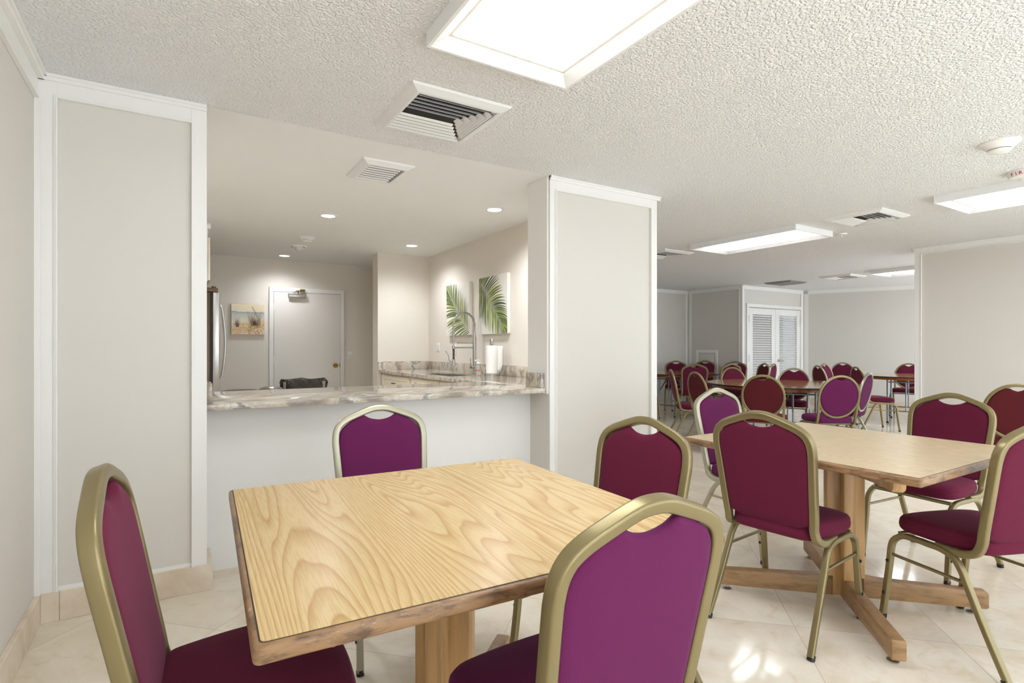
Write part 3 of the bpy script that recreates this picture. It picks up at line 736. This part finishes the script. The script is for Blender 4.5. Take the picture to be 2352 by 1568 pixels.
# ------------------------------------------------------------------ faucet, towel, soap
r = thing('spring_faucet', 'tall steel spring-neck kitchen faucet behind the sink', 'faucet', (2.77, 5.27, CT))
b = new(); lathe(b, [(0, 0), (.03, 0), (.03, .008), (.019, .014), (.019, .40), (.016, .41), (.016, .45), (0, .45)], 24); obj('column', b, 'bluesteel', r)
arc = [Vector((0, 0, .43)), Vector((0, 0, .52))] + [Vector((-.125 + .125 * math.cos(R(a)), 0, .53 + .13 * math.sin(R(a)))) for a in range(0, 181, 15)] + [Vector((-.25, 0, .45)), Vector((-.25, 0, .30))]
arc = catmull(arc, 5)
b = new(); sweep(b, arc, circ(.0075, 10), (0, 1, 0)); obj('hose', b, 'bluesteel', r)
b = new(); L = 0; pts = []; prev = arc[0]; turns = 0
for i, p in enumerate(arc):
    nx = arc[min(i + 1, len(arc) - 1)]; T = (nx - p) if i < len(arc) - 1 else (p - arc[i - 1])
    seg = T.length; T.normalize()
    if p.z < .44 and p.x < -.2: break
    steps = max(2, int(seg / .0012))
    for j in range(steps):
        q = p + T * seg * j / steps; turns += seg / steps / .016
        S = Vector((0, 1, 0)); U = T.cross(S); a = 2 * PI * turns
        pts.append(q + S * .0145 * math.cos(a) + U * .0145 * math.sin(a))
sweep(b, pts, circ(.0022, 5), (0, 1, 0)); obj('spring', b, 'bluesteel', r)
b = new(); tube(b, (0, 0, .285), (-.245, 0, .285), .0075); tube(b, (0, 0, .335), (-.21, 0, .335), .006); lathe(b, [(.014, .27), (.018, .275), (.018, .30), (.014, .305)], 16, (-.25, 0, 0)); lathe(b, [(.021, .27), (.021, .35)], 20); obj('support_arm', b, 'bluesteel', r)
b = new()
for i in range(11): lathe(b, [(.009, .155 + i * .012), (.013, .161 + i * .012), (.009, .167 + i * .012)], 14, (-.25, 0, 0))
tube(b, (-.25, 0, .15), (-.25, 0, .30), .009); obj('dock_spring', b, 'darksteel', r)
b = new(); tube(b, (-.25, 0, .16), (-.25, 0, .12), .018); lathe(b, [(.02, .12), (.024, .095), (.018, .09), (0, .09)], 18, (-.25, 0, 0)); obj('spray_head', b, 'bluesteel', r)
b = new(); sweep(b, catmull([(-.262, 0, .125), (-.30, 0, .15), (-.31, 0, .20), (-.345, 0, .25)], 5), rrect(.014, .007, .003), (0, 1, 0)); obj('spray_lever', b, 'bluesteel', r)
b = new(); tube(b, (0, 0, .075), (-.055, -.02, .075), .015); tube(b, (-.055, -.02, .08), (-.06, -.022, .17), .005); obj('handle', b, 'bluesteel', r)

r = thing('paper_towel_holder', 'steel paper towel holder with a white roll on the granite counter', 'paper towel holder', (2.72, 4.80, CT))
b = new(); lathe(b, [(0, 0), (.08, 0), (.08, .02), (.076, .024), (0, .024)], 36); obj('base', b, 'bluesteel', r)
b = new(); tube(b, (0, 0, .02), (0, 0, .325), .008); lathe(b, [(.008, .31), (.018, .315), (.02, .335), (.02, .36), (.014, .37), (0, .372)], 24); obj('post', b, 'bluesteel', r)
b = new(); tube(b, (.075, -.045, .02), (.075, -.045, .12), .003); obj('tension_wire', b, 'bluesteel', r)
t = thing('paper_towel_roll', 'white paper towel roll with a loose sheet on the holder', 'paper towel', (2.72, 4.80, CT + .026))
b = new(); lathe(b, [(.02, 0), (.056, 0), (.058, .002), (.058, .278), (.056, .28), (.02, .28), (.02, 0)], 40); obj('roll', b, 'paper', t)
b = new(); top = []
prof = [(.045, -.036), (.058, -.046), (.074, -.052), (.092, -.05), (.11, -.04)]
pp = []
for (x, y) in prof:
    fx = (x - .045) / .065
    pp.append((x, y, .278 - .003 * fx, .004 + .09 * fx ** 1.8))
vs = [[b.verts.new((x, y, z0 + (z1 - z0) * k / 6)) for k in range(7)] for x, y, z1, z0 in pp]
for p, q in zip(vs, vs[1:]):
    for k in range(6): b.faces.new((p[k], p[k + 1], q[k + 1], q[k]))
o = obj('loose_sheet', b, 'paper', t); sm = o.modifiers.new('s', 'SOLIDIFY'); sm.thickness = .002

r = thing('soap_dispenser', 'small clear pump bottle between the faucet and paper towels', 'soap bottle', (2.66, 4.98, CT))
b = new(); lathe(b, [(0, .001), (.026, .001), (.028, .006), (.028, .085), (.024, .10), (.012, .112), (.012, .118), (0, .118)], 28); obj('bottle', b, 'glassy', r)
b = new(); lathe(b, [(0, .118), (.015, .118), (.015, .134), (.006, .136), (.006, .15), (0, .15)], 20); sweep(b, [(.012, 0, .154), (-.03, 0, .154), (-.038, 0, .148)], rrect(.012, .008, .003), (0, 1, 0)); obj('pump', b, 'plastic', r)
b = new(); lathe(b, [(.0285, .045), (.0287, .046), (.0287, .058), (.0285, .059)], 28); obj('label_band', b, 'orange', r, label='faint orange and white label')

# ------------------------------------------------------------------ pictures
greens = [mat('leaf_paint_%d' % i, c, .5) for i, c in enumerate((srgb(98, 112, 62), srgb(140, 158, 52), srgb(74, 88, 56), srgb(150, 166, 90)))]
def palm(label, y0, y1, z0, z1, style):
    r = thing('palm_canvas', label, 'picture', (2.893, y0, z0)); W, H = y1 - y0, z1 - z0
    b = new(); box(b, (-.038, 0, 0), (0, W, H), .0015, 1); obj('canvas', b, 'canvas', r)
    # picture seen from the room: left side is the far end (large y)
    def P(u, v): return (W * (1 - u), H * v)
    b = new(); k = 0
    def leaf(u0, v0, u1, v1, wd, mi, bend=0.0):
        a, c = Vector((u0, v0)), Vector((u1, v1)); d = c - a; nn = Vector((-d.y, d.x)).normalized(); n = 10; up, dn = [], []
        for i in range(n + 1):
            t = i / n; p = a + d * t + nn * bend * math.sin(PI * t); ww = wd * math.sin(PI * min(1, t * .9 + .1)) ** .8 * (1 - .3 * t)
            up.append(p + nn * ww); dn.append(p - nn * ww)
        poly = [(max(.002, min(.998, q.x)), max(.002, min(.998, q.y))) for q in up + dn[::-1]]
        nonlocal k
        k += 1; xx = -.0385 - .00002 * k
        for i in range(n):
            quad = [poly[i], poly[i + 1], poly[2 * n - i], poly[2 * n + 1 - i]]
            if i == n - 1 and False: continue
            pts = [P(*q) for q in quad]
            area_ = abs(sum(pts[j][0] * pts[(j + 1) % 4][1] - pts[(j + 1) % 4][0] * pts[j][1] for j in range(4)))
            if area_ < 1e-7: continue
            f = b.faces.new([b.verts.new((xx, yy, zz)) for yy, zz in pts]); f.material_index = mi
    rnd = random.Random(style)
    if style == 1:           # stem from upper left to lower right, leaflets up right and hanging down
        S = lambda t: Vector((-.02 + 1.02 * t ** 1.15, .93 - .93 * t ** 1.25 * 1.0))
        for i in range(46):
            t = i / 46
            p = S(t)
            ln = .62 * (1 - .4 * t); a = R(58 - 92 * min(1, t * 1.15) + rnd.uniform(-3, 3))
            leaf(p.x, p.y, p.x + ln * math.cos(a), p.y + ln * math.sin(a), .016, rnd.choice((0, 0, 1, 2)), .03)
        for i in range(44):
            t = i / 44; p = S(t)
            leaf(p.x, p.y, p.x + rnd.uniform(-.04, .05), p.y - .66 * (1 - .35 * t) + rnd.uniform(-.05, .05), .012, rnd.choice((0, 1, 2, 3)), .01)
        q = [S(i / 20) for i in range(21)]
    else:                    # stem lower right, leaflets up and left
        S = lambda t: Vector((.99 - 1.1 * t ** .9 * .95, .05 + .95 * t ** 1.05))
        for i in range(44):
            t = i / 44; p = S(t)
            leaf(p.x, p.y, p.x + rnd.uniform(-.02, .05), p.y + .56 * (1 - .25 * t) + rnd.uniform(-.06, .06), .012, rnd.choice((0, 1, 2, 3)), .01)
        for i in range(34):
            t = i / 34; p = S(t); a = R(205 - 50 * t + rnd.uniform(-4, 4)); ln = .75 * (1 - .3 * t)
            leaf(p.x, p.y, p.x + ln * math.cos(a), p.y + ln * math.sin(a), .017, rnd.choice((0, 0, 1, 2)), -.03)
        q = [S(i / 20) for i in range(21)]
    for p0, p1 in zip(q, q[1:]): leaf(p0.x, p0.y, p1.x, p1.y, .005, 2)
    o = obj('painted_palm_leaves', b, greens[0], r, False)
    for g in greens[1:]: o.data.materials.append(g)
palm('palm frond canvas nearer the kitchen corner, behind the spring faucet', 5.56, 6.17, 1.36, 1.975, 2)
palm('palm frond canvas nearer the right pier, above the paper towels', 4.72, 5.32, 1.36, 1.975, 1)

m = M['beach'] = mat('beach_painting', (.8, .7, .5), .18)
tc = nd(m, 'ShaderNodeTexCoord'); sep = nd(m, 'ShaderNodeSeparateXYZ'); lk(m, tc.outputs['Generated'], sep.inputs[0])
n = nd(m, 'ShaderNodeTexNoise', Scale=7.0, Detail=6.0, Distortion=1.0); lk(m, tc.outputs['Generated'], n.inputs['Vector'])
hh = math_(m, 'ADD', sep.outputs[2], math_(m, 'MULTIPLY', math_(m, 'SUBTRACT', n.outputs['Fac'], .5), .12))
hh = math_(m, 'SUBTRACT', hh, math_(m, 'MULTIPLY', math_(m, 'MULTIPLY', sep.outputs[0], math_(m, 'LESS_THAN', sep.outputs[2], .5)), .2))
r1 = ramp(m, [(0, srgb(205, 190, 160)), (.08, srgb(206, 172, 112)), (.25, srgb(200, 184, 148)), (.42, srgb(215, 205, 180)), (.62, srgb(190, 190, 175)), (.70, srgb(176, 178, 168)), (.745, srgb(140, 152, 150)), (.76, srgb(222, 210, 184)), (1, srgb(228, 215, 180))])
lk(m, hh, r1.inputs['Fac'])
n2 = nd(m, 'ShaderNodeTexNoise', Scale=16.0, Detail=5.0); lk(m, tc.outputs['Generated'], n2.inputs['Vector'])
low = math_(m, 'LESS_THAN', sep.outputs[2], .36)
am = math_(m, 'MULTIPLY', low, math_(m, 'GREATER_THAN', n2.outputs['Fac'], .52))
lk(m, mixc(m, am, r1.outputs['Color'], srgb(204, 150, 76)), bsdf(m).inputs['Base Color'])
r = thing('beach_painting', 'small square beach dune painting beside the kitchen door', 'picture', (.635, 8.15, 1.39))
b = new(); box(b, (0, -.03, 0), (.402, 0, .405), .001, 1); obj('canvas', b, 'beach', r)
b = new(); rnd = random.Random(3)
def stroke(x, z, x2, z2, wd=.0014):
    d = Vector((x2 - x, 0, z2 - z)); nn = Vector((-d.z, 0, d.x)).normalized() * wd; y = -.0306
    a, c = Vector((x, y, z)), Vector((x2, y, z2)); mid = (a + c) / 2 + nn * 4
    b.faces.new([b.verts.new(k) for k in (a - nn, mid - nn, c, mid + nn, a + nn)])
for i in range(26): x = rnd.uniform(.02, .12); stroke(.07 + rnd.uniform(-.02, .02), .10, x, .10 + rnd.uniform(.03, .16))
for i in range(60): stroke(.28 + rnd.uniform(-.05, .08), .12 + rnd.uniform(-.02, .03), .16 + rnd.uniform(0, .23), .16 + rnd.uniform(0, .2))
for i in range(30): x = rnd.uniform(.2, .38); z = rnd.uniform(.015, .1); stroke(x, z, x + rnd.uniform(-.06, .01), z + rnd.uniform(-.01, .06), .002)
for i in range(12): stroke(.24 + i * .006, .37 - i * .012, .245 + i * .006 + .016, .355 - i * .012, .003)
obj('painted_grass', b, mat('brown_paint', srgb(120, 88, 52), .5), r, False)

# ------------------------------------------------------------------ tables
def oak_table(x, y, rz, top, label, H=.76, W=1.067):
    r = thing('dining_table', label, 'table', (x, y, 0), rz)
    h = W / 2
    def rsq(q, rad): return [(px, py) for cx, cy, a in ((q - rad, q - rad, 0), (-q + rad, q - rad, 90), (-q + rad, -q + rad, 180), (q - rad, -q + rad, 270)) for px, py in arcpts(cx, cy, rad, a, a + 90, 4)]
    b = new(); prism(b, rsq(h, .012), H - .034, H - .0015, .009, seg=4); obj('edge_band', b, 'rim', r, label='worn darker solid wood edge')
    b = new(); prism(b, rsq(h - .010, .01), H - .01, H - .0012); obj('seam_line', b, 'seam', r, False)
    b = new(); prism(b, rsq(h - .0125, .009), H - .01, H); obj('laminate_top', b, top, r, False)
    for k in (0, 1):         # crossed boards of the upright
        b = new(); mt = Matrix.Rotation(R(45 + 90 * k), 4, 'Z')
        box(b, (-.083, -.026, .03), (.083, .026, H - .034), .006, 2, mt); obj('upright', b, 'oak_v', r)
    for k in range(4):
        mt = Matrix.Rotation(R(45 + 90 * k), 4, 'Z')
        b = new()            # foot arm: side outline extruded across
        t2 = bmesh.new(); prism(t2, [(.05, .028), (.578, .028), (.586, .036), (.586, .098), (.578, .106), (.16, .116), (.05, .13)], -.026, .026, .006)
        merge(b, t2, mt @ Matrix.Rotation(R(90), 4, 'X')); f = obj('foot', b, 'oak_arm', r)
        g = new(); lathe(g, [(0, 0), (.02, 0), (.022, .006), (.012, .01), (.006, .011), (.006, .03)], 18); bmesh.ops.transform(g, matrix=mt @ Matrix.Translation((.53, 0, 0)), verts=g.verts); obj('glide', g, 'bluesteel', f)
        b = new(); t2 = bmesh.new(); prism(t2, [(.05, H - .13), (.40, H - .10)] + [(.56 + .03 * math.cos(R(a)), H - .066 + .03 * math.sin(R(a))) for a in (-110, -70, -30, 10)] + [(.59, H - .035), (.05, H - .035)], -.024, .024, .007)
        merge(b, t2, mt @ Matrix.Rotation(R(90), 4, 'X')); obj('top_support', b, 'oak_v', r)
oak_table(.657, 1.43, R(-2.5), 'oak1', 'square light oak laminate table in the foreground with bold arched grain')
oak_table(2.75, 1.405, 0, 'oak2', 'square pale oak table with crossed wooden feet on the right')

def folding_table(x, y, rad, rz, label, H=.76):
    r = thing('round_folding_table', label, 'table', (x, y, 0), rz, 'round folding tables')
    b = new(); lathe(b, [(0, H), (rad - .004, H), (rad - .004, H - .004)], 72); lathe(b, [(0, H - .018), (rad - .004, H - .018)], 72); obj('tabletop', b, 'ply', r)
    b = new(); lathe(b, [(rad - .004, H - .001), (rad, H - .003), (rad, H - .018), (rad - .004, H - .02), (rad - .004, H - .001)], 72); obj('edge_strip', b, 'blackrub', r)
    b = new(); ri = rad * .86; lathe(b, [(ri, H - .018), (ri, H - .06), (ri - .02, H - .06), (ri - .02, H - .018)], 72); obj('apron', b, 'ply_edge', r)
    for s in (-1, 1):
        xx = s * rad * .52
        for t in (-1, 1):
            b = new(); tube(b, (xx, t * .33, .012), (xx, t * .33, H - .03), .0145, 12); lg = obj('leg', b, 'steel_leg', r)
            g = new(); tube(g, (xx, t * .33, 0), (xx, t * .33, .03), .017, 12); obj('rubber_foot', g, 'blackrub', lg)
        for zc in (.2, H - .10):
            b = new(); tube(b, (xx, -.33, zc), (xx, .33, zc), .011); obj('crossbar', b, 'steel_leg', r)
        for t in (-1, 1):
            b = new(); sweep(b, [(xx, t * .09, .45), (xx * .18, t * .09, H - .03)], rrect(.02, .01, .003), (0, 1, 0)); tube(b, (xx, t * .09, .2), (xx, t * .09, .66), .009); obj('brace', b, 'steel_leg', r)
folding_table(6.62, 4.14, .915, R(35), 'round folding table with daylight-tinted and dark red round-backed chairs at its near side')
folding_table(7.73, 6.86, .76, R(10), 'round folding table farthest left, in front of the low access panel')
folding_table(10.25, 4.14, .76, R(20), 'round folding table partly hidden behind the right partition wall')

# ------------------------------------------------------------------ chairs (local: faces +Y, origin on the floor under the seat)
def back_y(z): return -.143 - .095 * max(0, (z - .45)) / .48
CACHE = {}
def cached(key, fn):
    if key not in CACHE: CACHE[key] = fn()
    return CACHE[key]
HALF = [(.186, .47), (.190, .52), (.198, .66), (.204, .76), (.205, .80), (.200, .838), (.183, .868), (.15, .890), (.10, .910), (.055, .926), (.022, .9335)]
def crown_frame():
    b = new()
    left = [(-x, back_y(z), z) for x, z in HALF]
    right = [(x, back_y(z), z) for x, z in reversed(HALF)]
    lo = [(-.196, .02, .408), (-.196, -.06, .408), (-.194, -.10, .414), (-.190, -.132, .432)]
    pts = lo + left + right + [(-x, y, z) for x, y, z in reversed(lo)]
    sweep(b, catmull(pts, 5), rrect(.031, .030, .006), (0, 0, 1))
    return finish(b, 'back_frame')
def pillow(b, outline, hf, hb, mapf, center, rings=((1, 0), (.985, .55), (.95, .82), (.85, .97), (.6, 1), (.3, 1))):
    c = Vector(center)
    F, Bk = [], []
    for s, k in rings:
        F.append([b.verts.new(mapf(c + (Vector(p) - c) * s, hf * k)) for p in outline])
        if s < 1: Bk.append([b.verts.new(mapf(c + (Vector(p) - c) * s, -hb * k)) for p in outline])
        else: Bk.append(F[0])
    n = len(outline)
    for G in (F, Bk):
        for p, q in zip(G, G[1:]):
            for i in range(n): b.faces.new((p[i], p[(i + 1) % n], q[(i + 1) % n], q[i]))
        cc = b.verts.new(mapf(c, hf if G is F else -hb))
        for i in range(n): b.faces.new((G[-1][i], G[-1][(i + 1) % n], cc))
def back_panel(outline, cz):
    b = new()
    pillow(b, outline, .016, .014, lambda p, h: (p.x, back_y(p.y) + h, p.y), (0, cz))
    return finish(b, 'backrest', ang=60)
def crown_panel():
    half = [(.174, .486), (.178, .52), (.186, .66), (.192, .76), (.192, .797), (.187, .828), (.172, .854), (.143, .876), (.105, .8945), (.078, .9055), (.064, .900), (.042, .889), (0, .882)]
    right = half; left = [(-x, z) for x, z in reversed(half[:-1])]
    o = catmull([(x, z, 0) for x, z in right + left], 3, False)
    o = [(p.x, p.y) for p in o] + [(-.12, .468), (0, .465), (.12, .468)]
    return back_panel(o, .68)
RC, RA, RB = .70, .203, .218     # centre height and radii of the round back
def round_frame():
    b = new()
    ring = [(RA * math.sin(2 * PI * i / 40), back_y(RC + RB * math.cos(2 * PI * i / 40)), RC + RB * math.cos(2 * PI * i / 40)) for i in range(40)]
    sweep(b, ring, rrect(.026, .025, .008), (0, 0, 1), closed=True)
    for s in (-1, 1):
        pts = [(s * .196, .02, .408), (s * .196, -.06, .408), (s * .195, -.10, .414), (s * .193, -.132, .432), (s * .192, back_y(.48), .48), (s * .196, back_y(.56), .56), (s * .204, back_y(.66), .66)]
        sweep(b, catmull(pts, 5), rrect(.026, .025, .008), (0, 0, 1))
    return finish(b, 'back_frame')
def round_panel():
    o = []
    for i in range(48):
        a = 2 * PI * i / 48; x, z = (RA - .012) * math.sin(a), RC + (RB - .012) * math.cos(a)
        if z > RC and abs(x) < .075: z = min(z, RC + RB - .018 - .032 * (.5 + .5 * math.cos(PI * x / .075)))
        o.append((x, z))
    return back_panel(o, RC - .01)
def seat_mesh():
    b = new()
    pts = [(.10, .235), (.165, .222), (.203, .185), (.212, .12), (.203, 0), (.18, -.10), (.163, -.135), (.12, -.15), (0, -.155), (-.12, -.15), (-.163, -.135), (-.18, -.10), (-.203, 0), (-.212, .12), (-.203, .185), (-.165, .222), (-.10, .235), (0, .24)]
    o = [(p.x, p.y) for p in catmull([(x, y, 0) for x, y in pts], 3, True)]
    rings = ((.90, .418), (.965, .420), (.99, .428), (1.0, .440), (1.0, .448), (.99, .456), (.995, .462), (.985, .472), (.95, .482), (.85, .489), (.6, .493), (.3, .495))
    G = []
    for s, z in rings:
        G.append([b.verts.new((x * s, .02 + (y - .02) * s, z - (.012 * max(0, (y * s - .12) / .12) ** 2 if z > .46 else 0))) for x, y in o])
    n = len(o)
    for p, q in zip(G, G[1:]):
        for i in range(n): b.faces.new((p[i], p[(i + 1) % n], q[(i + 1) % n], q[i]))
    b.faces.new(G[0][::-1]); c = b.verts.new((0, .02, .495))
    for i in range(n): b.faces.new((G[-1][i], G[-1][(i + 1) % n], c))
    return finish(b, 'seat', ang=60)
XL = .205
FOOT_F, FOOT_B = (.215, .262), (.22, -.262)
def leg_front(s):
    b = new(); pts = [(s * FOOT_F[0], FOOT_F[1], .012), (s * .211, .232, .24), (s * .209, .222, .335), (s * .206, .205, .372), (s * XL, .165, .396), (s * XL, .10, .402), (s * XL, .05, .402)]
    sweep(b, catmull(pts, 4), rrect(.025, .023, .005), (1, 0, 0)); return finish(b, 'leg')
def leg_back(s):
    b = new(); pts = [(s * XL, .05, .402), (s * XL, 0, .402), (s * XL, -.05, .388), (s * .207, -.085, .350), (s * .209, -.110, .30), (s * .214, -.185, .15), (s * FOOT_B[0], FOOT_B[1], .012)]
    sweep(b, catmull(pts, 4), rrect(.025, .023, .005), (1, 0, 0)); return finish(b, 'leg')
def cap(x, y, dy):
    b = new(); sweep(b, [(x, y, 0), (x, y + dy, .02)], rrect(.027, .026, .008), (1, 0, 0)); return finish(b, 'foot_cap')
def bumper(s, front, z):
    b = new()
    y = (.262 - .03 * z / .24) if front else -.262 + .077 * z / .15
    t = bmesh.new(); lathe(t, [(.0075, 0), (.0065, .004), (0, .006)], 12); merge(b, t, Matrix.Translation((s * .2255, y, z)) @ Matrix.Rotation(R(90 * s), 4, 'Y'))
    return finish(b, 'bumper')
def stretcher(s):
    b = new(); sweep(b, [(s * .209, .222, .30), (s * .209, -.108, .305)], rrect(.012, .012, .003), (1, 0, 0)); return finish(b, 'stretcher')
def seat_rail(y, z):
    b = new(); sweep(b, [(-.2, y, z), (.2, y, z)], rrect(.018, .018, .005), (0, 1, 0)); return finish(b, 'seat_rail')
def chair(x, y, h, kind, fab, metal, label, group, detail=True, tilt=0):
    nm = 'banquet_chair' if kind == 'crown' else 'round_back_chair'
    r = thing(nm, label, 'chair', (x, y, 0), R(h - 90), group)
    r.scale = (tilt or 1,) * 3
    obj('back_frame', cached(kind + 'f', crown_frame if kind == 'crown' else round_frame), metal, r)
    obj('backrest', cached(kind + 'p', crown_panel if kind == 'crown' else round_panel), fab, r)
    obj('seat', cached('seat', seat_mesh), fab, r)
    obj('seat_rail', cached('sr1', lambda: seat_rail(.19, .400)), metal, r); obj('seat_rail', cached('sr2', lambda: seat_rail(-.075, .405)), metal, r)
    for s in (-1, 1):
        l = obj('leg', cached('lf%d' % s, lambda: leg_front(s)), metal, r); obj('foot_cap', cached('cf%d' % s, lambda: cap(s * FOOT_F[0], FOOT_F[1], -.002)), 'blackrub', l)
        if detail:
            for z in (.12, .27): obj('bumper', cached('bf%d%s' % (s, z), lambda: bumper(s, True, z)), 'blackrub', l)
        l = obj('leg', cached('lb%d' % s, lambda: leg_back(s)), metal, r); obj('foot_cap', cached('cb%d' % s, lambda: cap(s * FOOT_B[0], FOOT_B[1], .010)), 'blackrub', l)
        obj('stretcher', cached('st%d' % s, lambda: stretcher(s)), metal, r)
G1 = 'chairs around the foreground table'; G2 = 'chairs around the pale oak table'
G3 = 'round-backed chairs at the middle folding table'; G4 = 'banquet chairs at the far left folding table'; G5 = 'chairs at the far right folding table'
CHAIRS = [
 # x, y, heading, kind, fabric, metal, label, group, detail
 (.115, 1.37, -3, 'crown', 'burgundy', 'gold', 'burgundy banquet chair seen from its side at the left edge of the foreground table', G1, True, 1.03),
 (.81, 2.28, -92, 'crown', 'burgundy_daylit', 'gold_lit', 'daylight-tinted burgundy banquet chair with lit-toned gold frame between the foreground table and the granite counter', G1, True),
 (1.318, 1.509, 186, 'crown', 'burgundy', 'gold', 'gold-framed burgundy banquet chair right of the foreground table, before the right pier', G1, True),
 (.733, .95, 91.4, 'crown', 'burgundy_daylit', 'gold', 'largest and nearest daylight-tinted burgundy banquet chair, its back towards the camera', G1, True),
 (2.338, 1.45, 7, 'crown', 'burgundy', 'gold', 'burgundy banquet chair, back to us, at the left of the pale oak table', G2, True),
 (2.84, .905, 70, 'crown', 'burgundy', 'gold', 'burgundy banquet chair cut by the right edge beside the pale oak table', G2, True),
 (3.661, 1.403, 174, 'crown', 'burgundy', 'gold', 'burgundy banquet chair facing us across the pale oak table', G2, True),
 (3.035, 2.131, -91, 'crown', 'burgundy_daylit', 'gold_lit', 'daylight-tinted burgundy banquet chair at the left far side of the pale oak table', G2, True),
 (5.9, 1.66, 20, 'round', 'burgundy_warmlit', 'gold', 'lamp-tinted red chair cut by the right edge, in front of the right partition wall', None, True),
 (5.47, 3.62, 28, 'round', 'burgundy_warmlit', 'gold', 'dark red round-backed chair with its back to us at the middle folding table', G3, False),
 (6.0, 3.22, 56, 'round', 'burgundy_daylit', 'gold', 'daylight-tinted round-backed chair, back to us, near right of the middle folding table', G3, False),
 (6.75, 3.42, 100, 'round', 'burgundy_daylit', 'gold_lit', 'narrow angled daylight-tinted round-backed chair just right of the tinted one seen from behind', G3, False),
 (7.2, 4.37, 203, 'round', 'burgundy', 'gold_lit', 'round-backed chair facing us across the middle folding table, below the door lever', G3, False),
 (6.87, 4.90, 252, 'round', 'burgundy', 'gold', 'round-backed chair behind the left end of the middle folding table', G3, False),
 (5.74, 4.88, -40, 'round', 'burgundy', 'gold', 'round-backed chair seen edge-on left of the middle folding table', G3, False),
 (5.48, 4.31, -20, 'round', 'burgundy_warmlit', 'gold', 'lamp-tinted red tilted oval-looking round-backed chair left of the middle folding table', G3, False),
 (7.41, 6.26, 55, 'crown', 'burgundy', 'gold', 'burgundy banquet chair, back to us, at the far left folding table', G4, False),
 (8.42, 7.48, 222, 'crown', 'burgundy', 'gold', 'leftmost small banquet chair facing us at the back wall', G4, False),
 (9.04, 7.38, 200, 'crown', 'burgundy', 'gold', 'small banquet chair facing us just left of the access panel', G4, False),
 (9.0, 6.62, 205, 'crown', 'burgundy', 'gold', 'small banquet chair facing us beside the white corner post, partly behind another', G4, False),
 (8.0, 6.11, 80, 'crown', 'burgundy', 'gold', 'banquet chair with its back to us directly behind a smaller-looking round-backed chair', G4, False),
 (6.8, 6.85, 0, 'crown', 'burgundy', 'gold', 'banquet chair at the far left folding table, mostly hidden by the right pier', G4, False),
 (8.45, 5.85, 150, 'crown', 'burgundy_warmlit', 'gold_lit', 'narrow dark banquet chair in front of the left louvred door', None, False),
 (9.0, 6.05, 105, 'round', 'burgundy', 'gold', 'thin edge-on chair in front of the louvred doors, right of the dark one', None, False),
 (9.0, 4.78, -33, 'round', 'burgundy_warmlit', 'gold_lit', 'narrow round-backed chair, first one right of the louvred doors', G5, False),
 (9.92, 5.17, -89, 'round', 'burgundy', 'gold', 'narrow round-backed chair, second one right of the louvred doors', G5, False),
 (10.7, 5.52, 200, 'round', 'burgundy', 'gold_lit', 'round-backed chair facing us against the far wall, right of two narrow ones', G5, False),
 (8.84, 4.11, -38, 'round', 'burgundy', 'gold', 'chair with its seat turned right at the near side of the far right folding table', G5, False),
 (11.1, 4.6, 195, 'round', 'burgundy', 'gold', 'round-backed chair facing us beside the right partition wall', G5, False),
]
for c in CHAIRS: chair(*c)
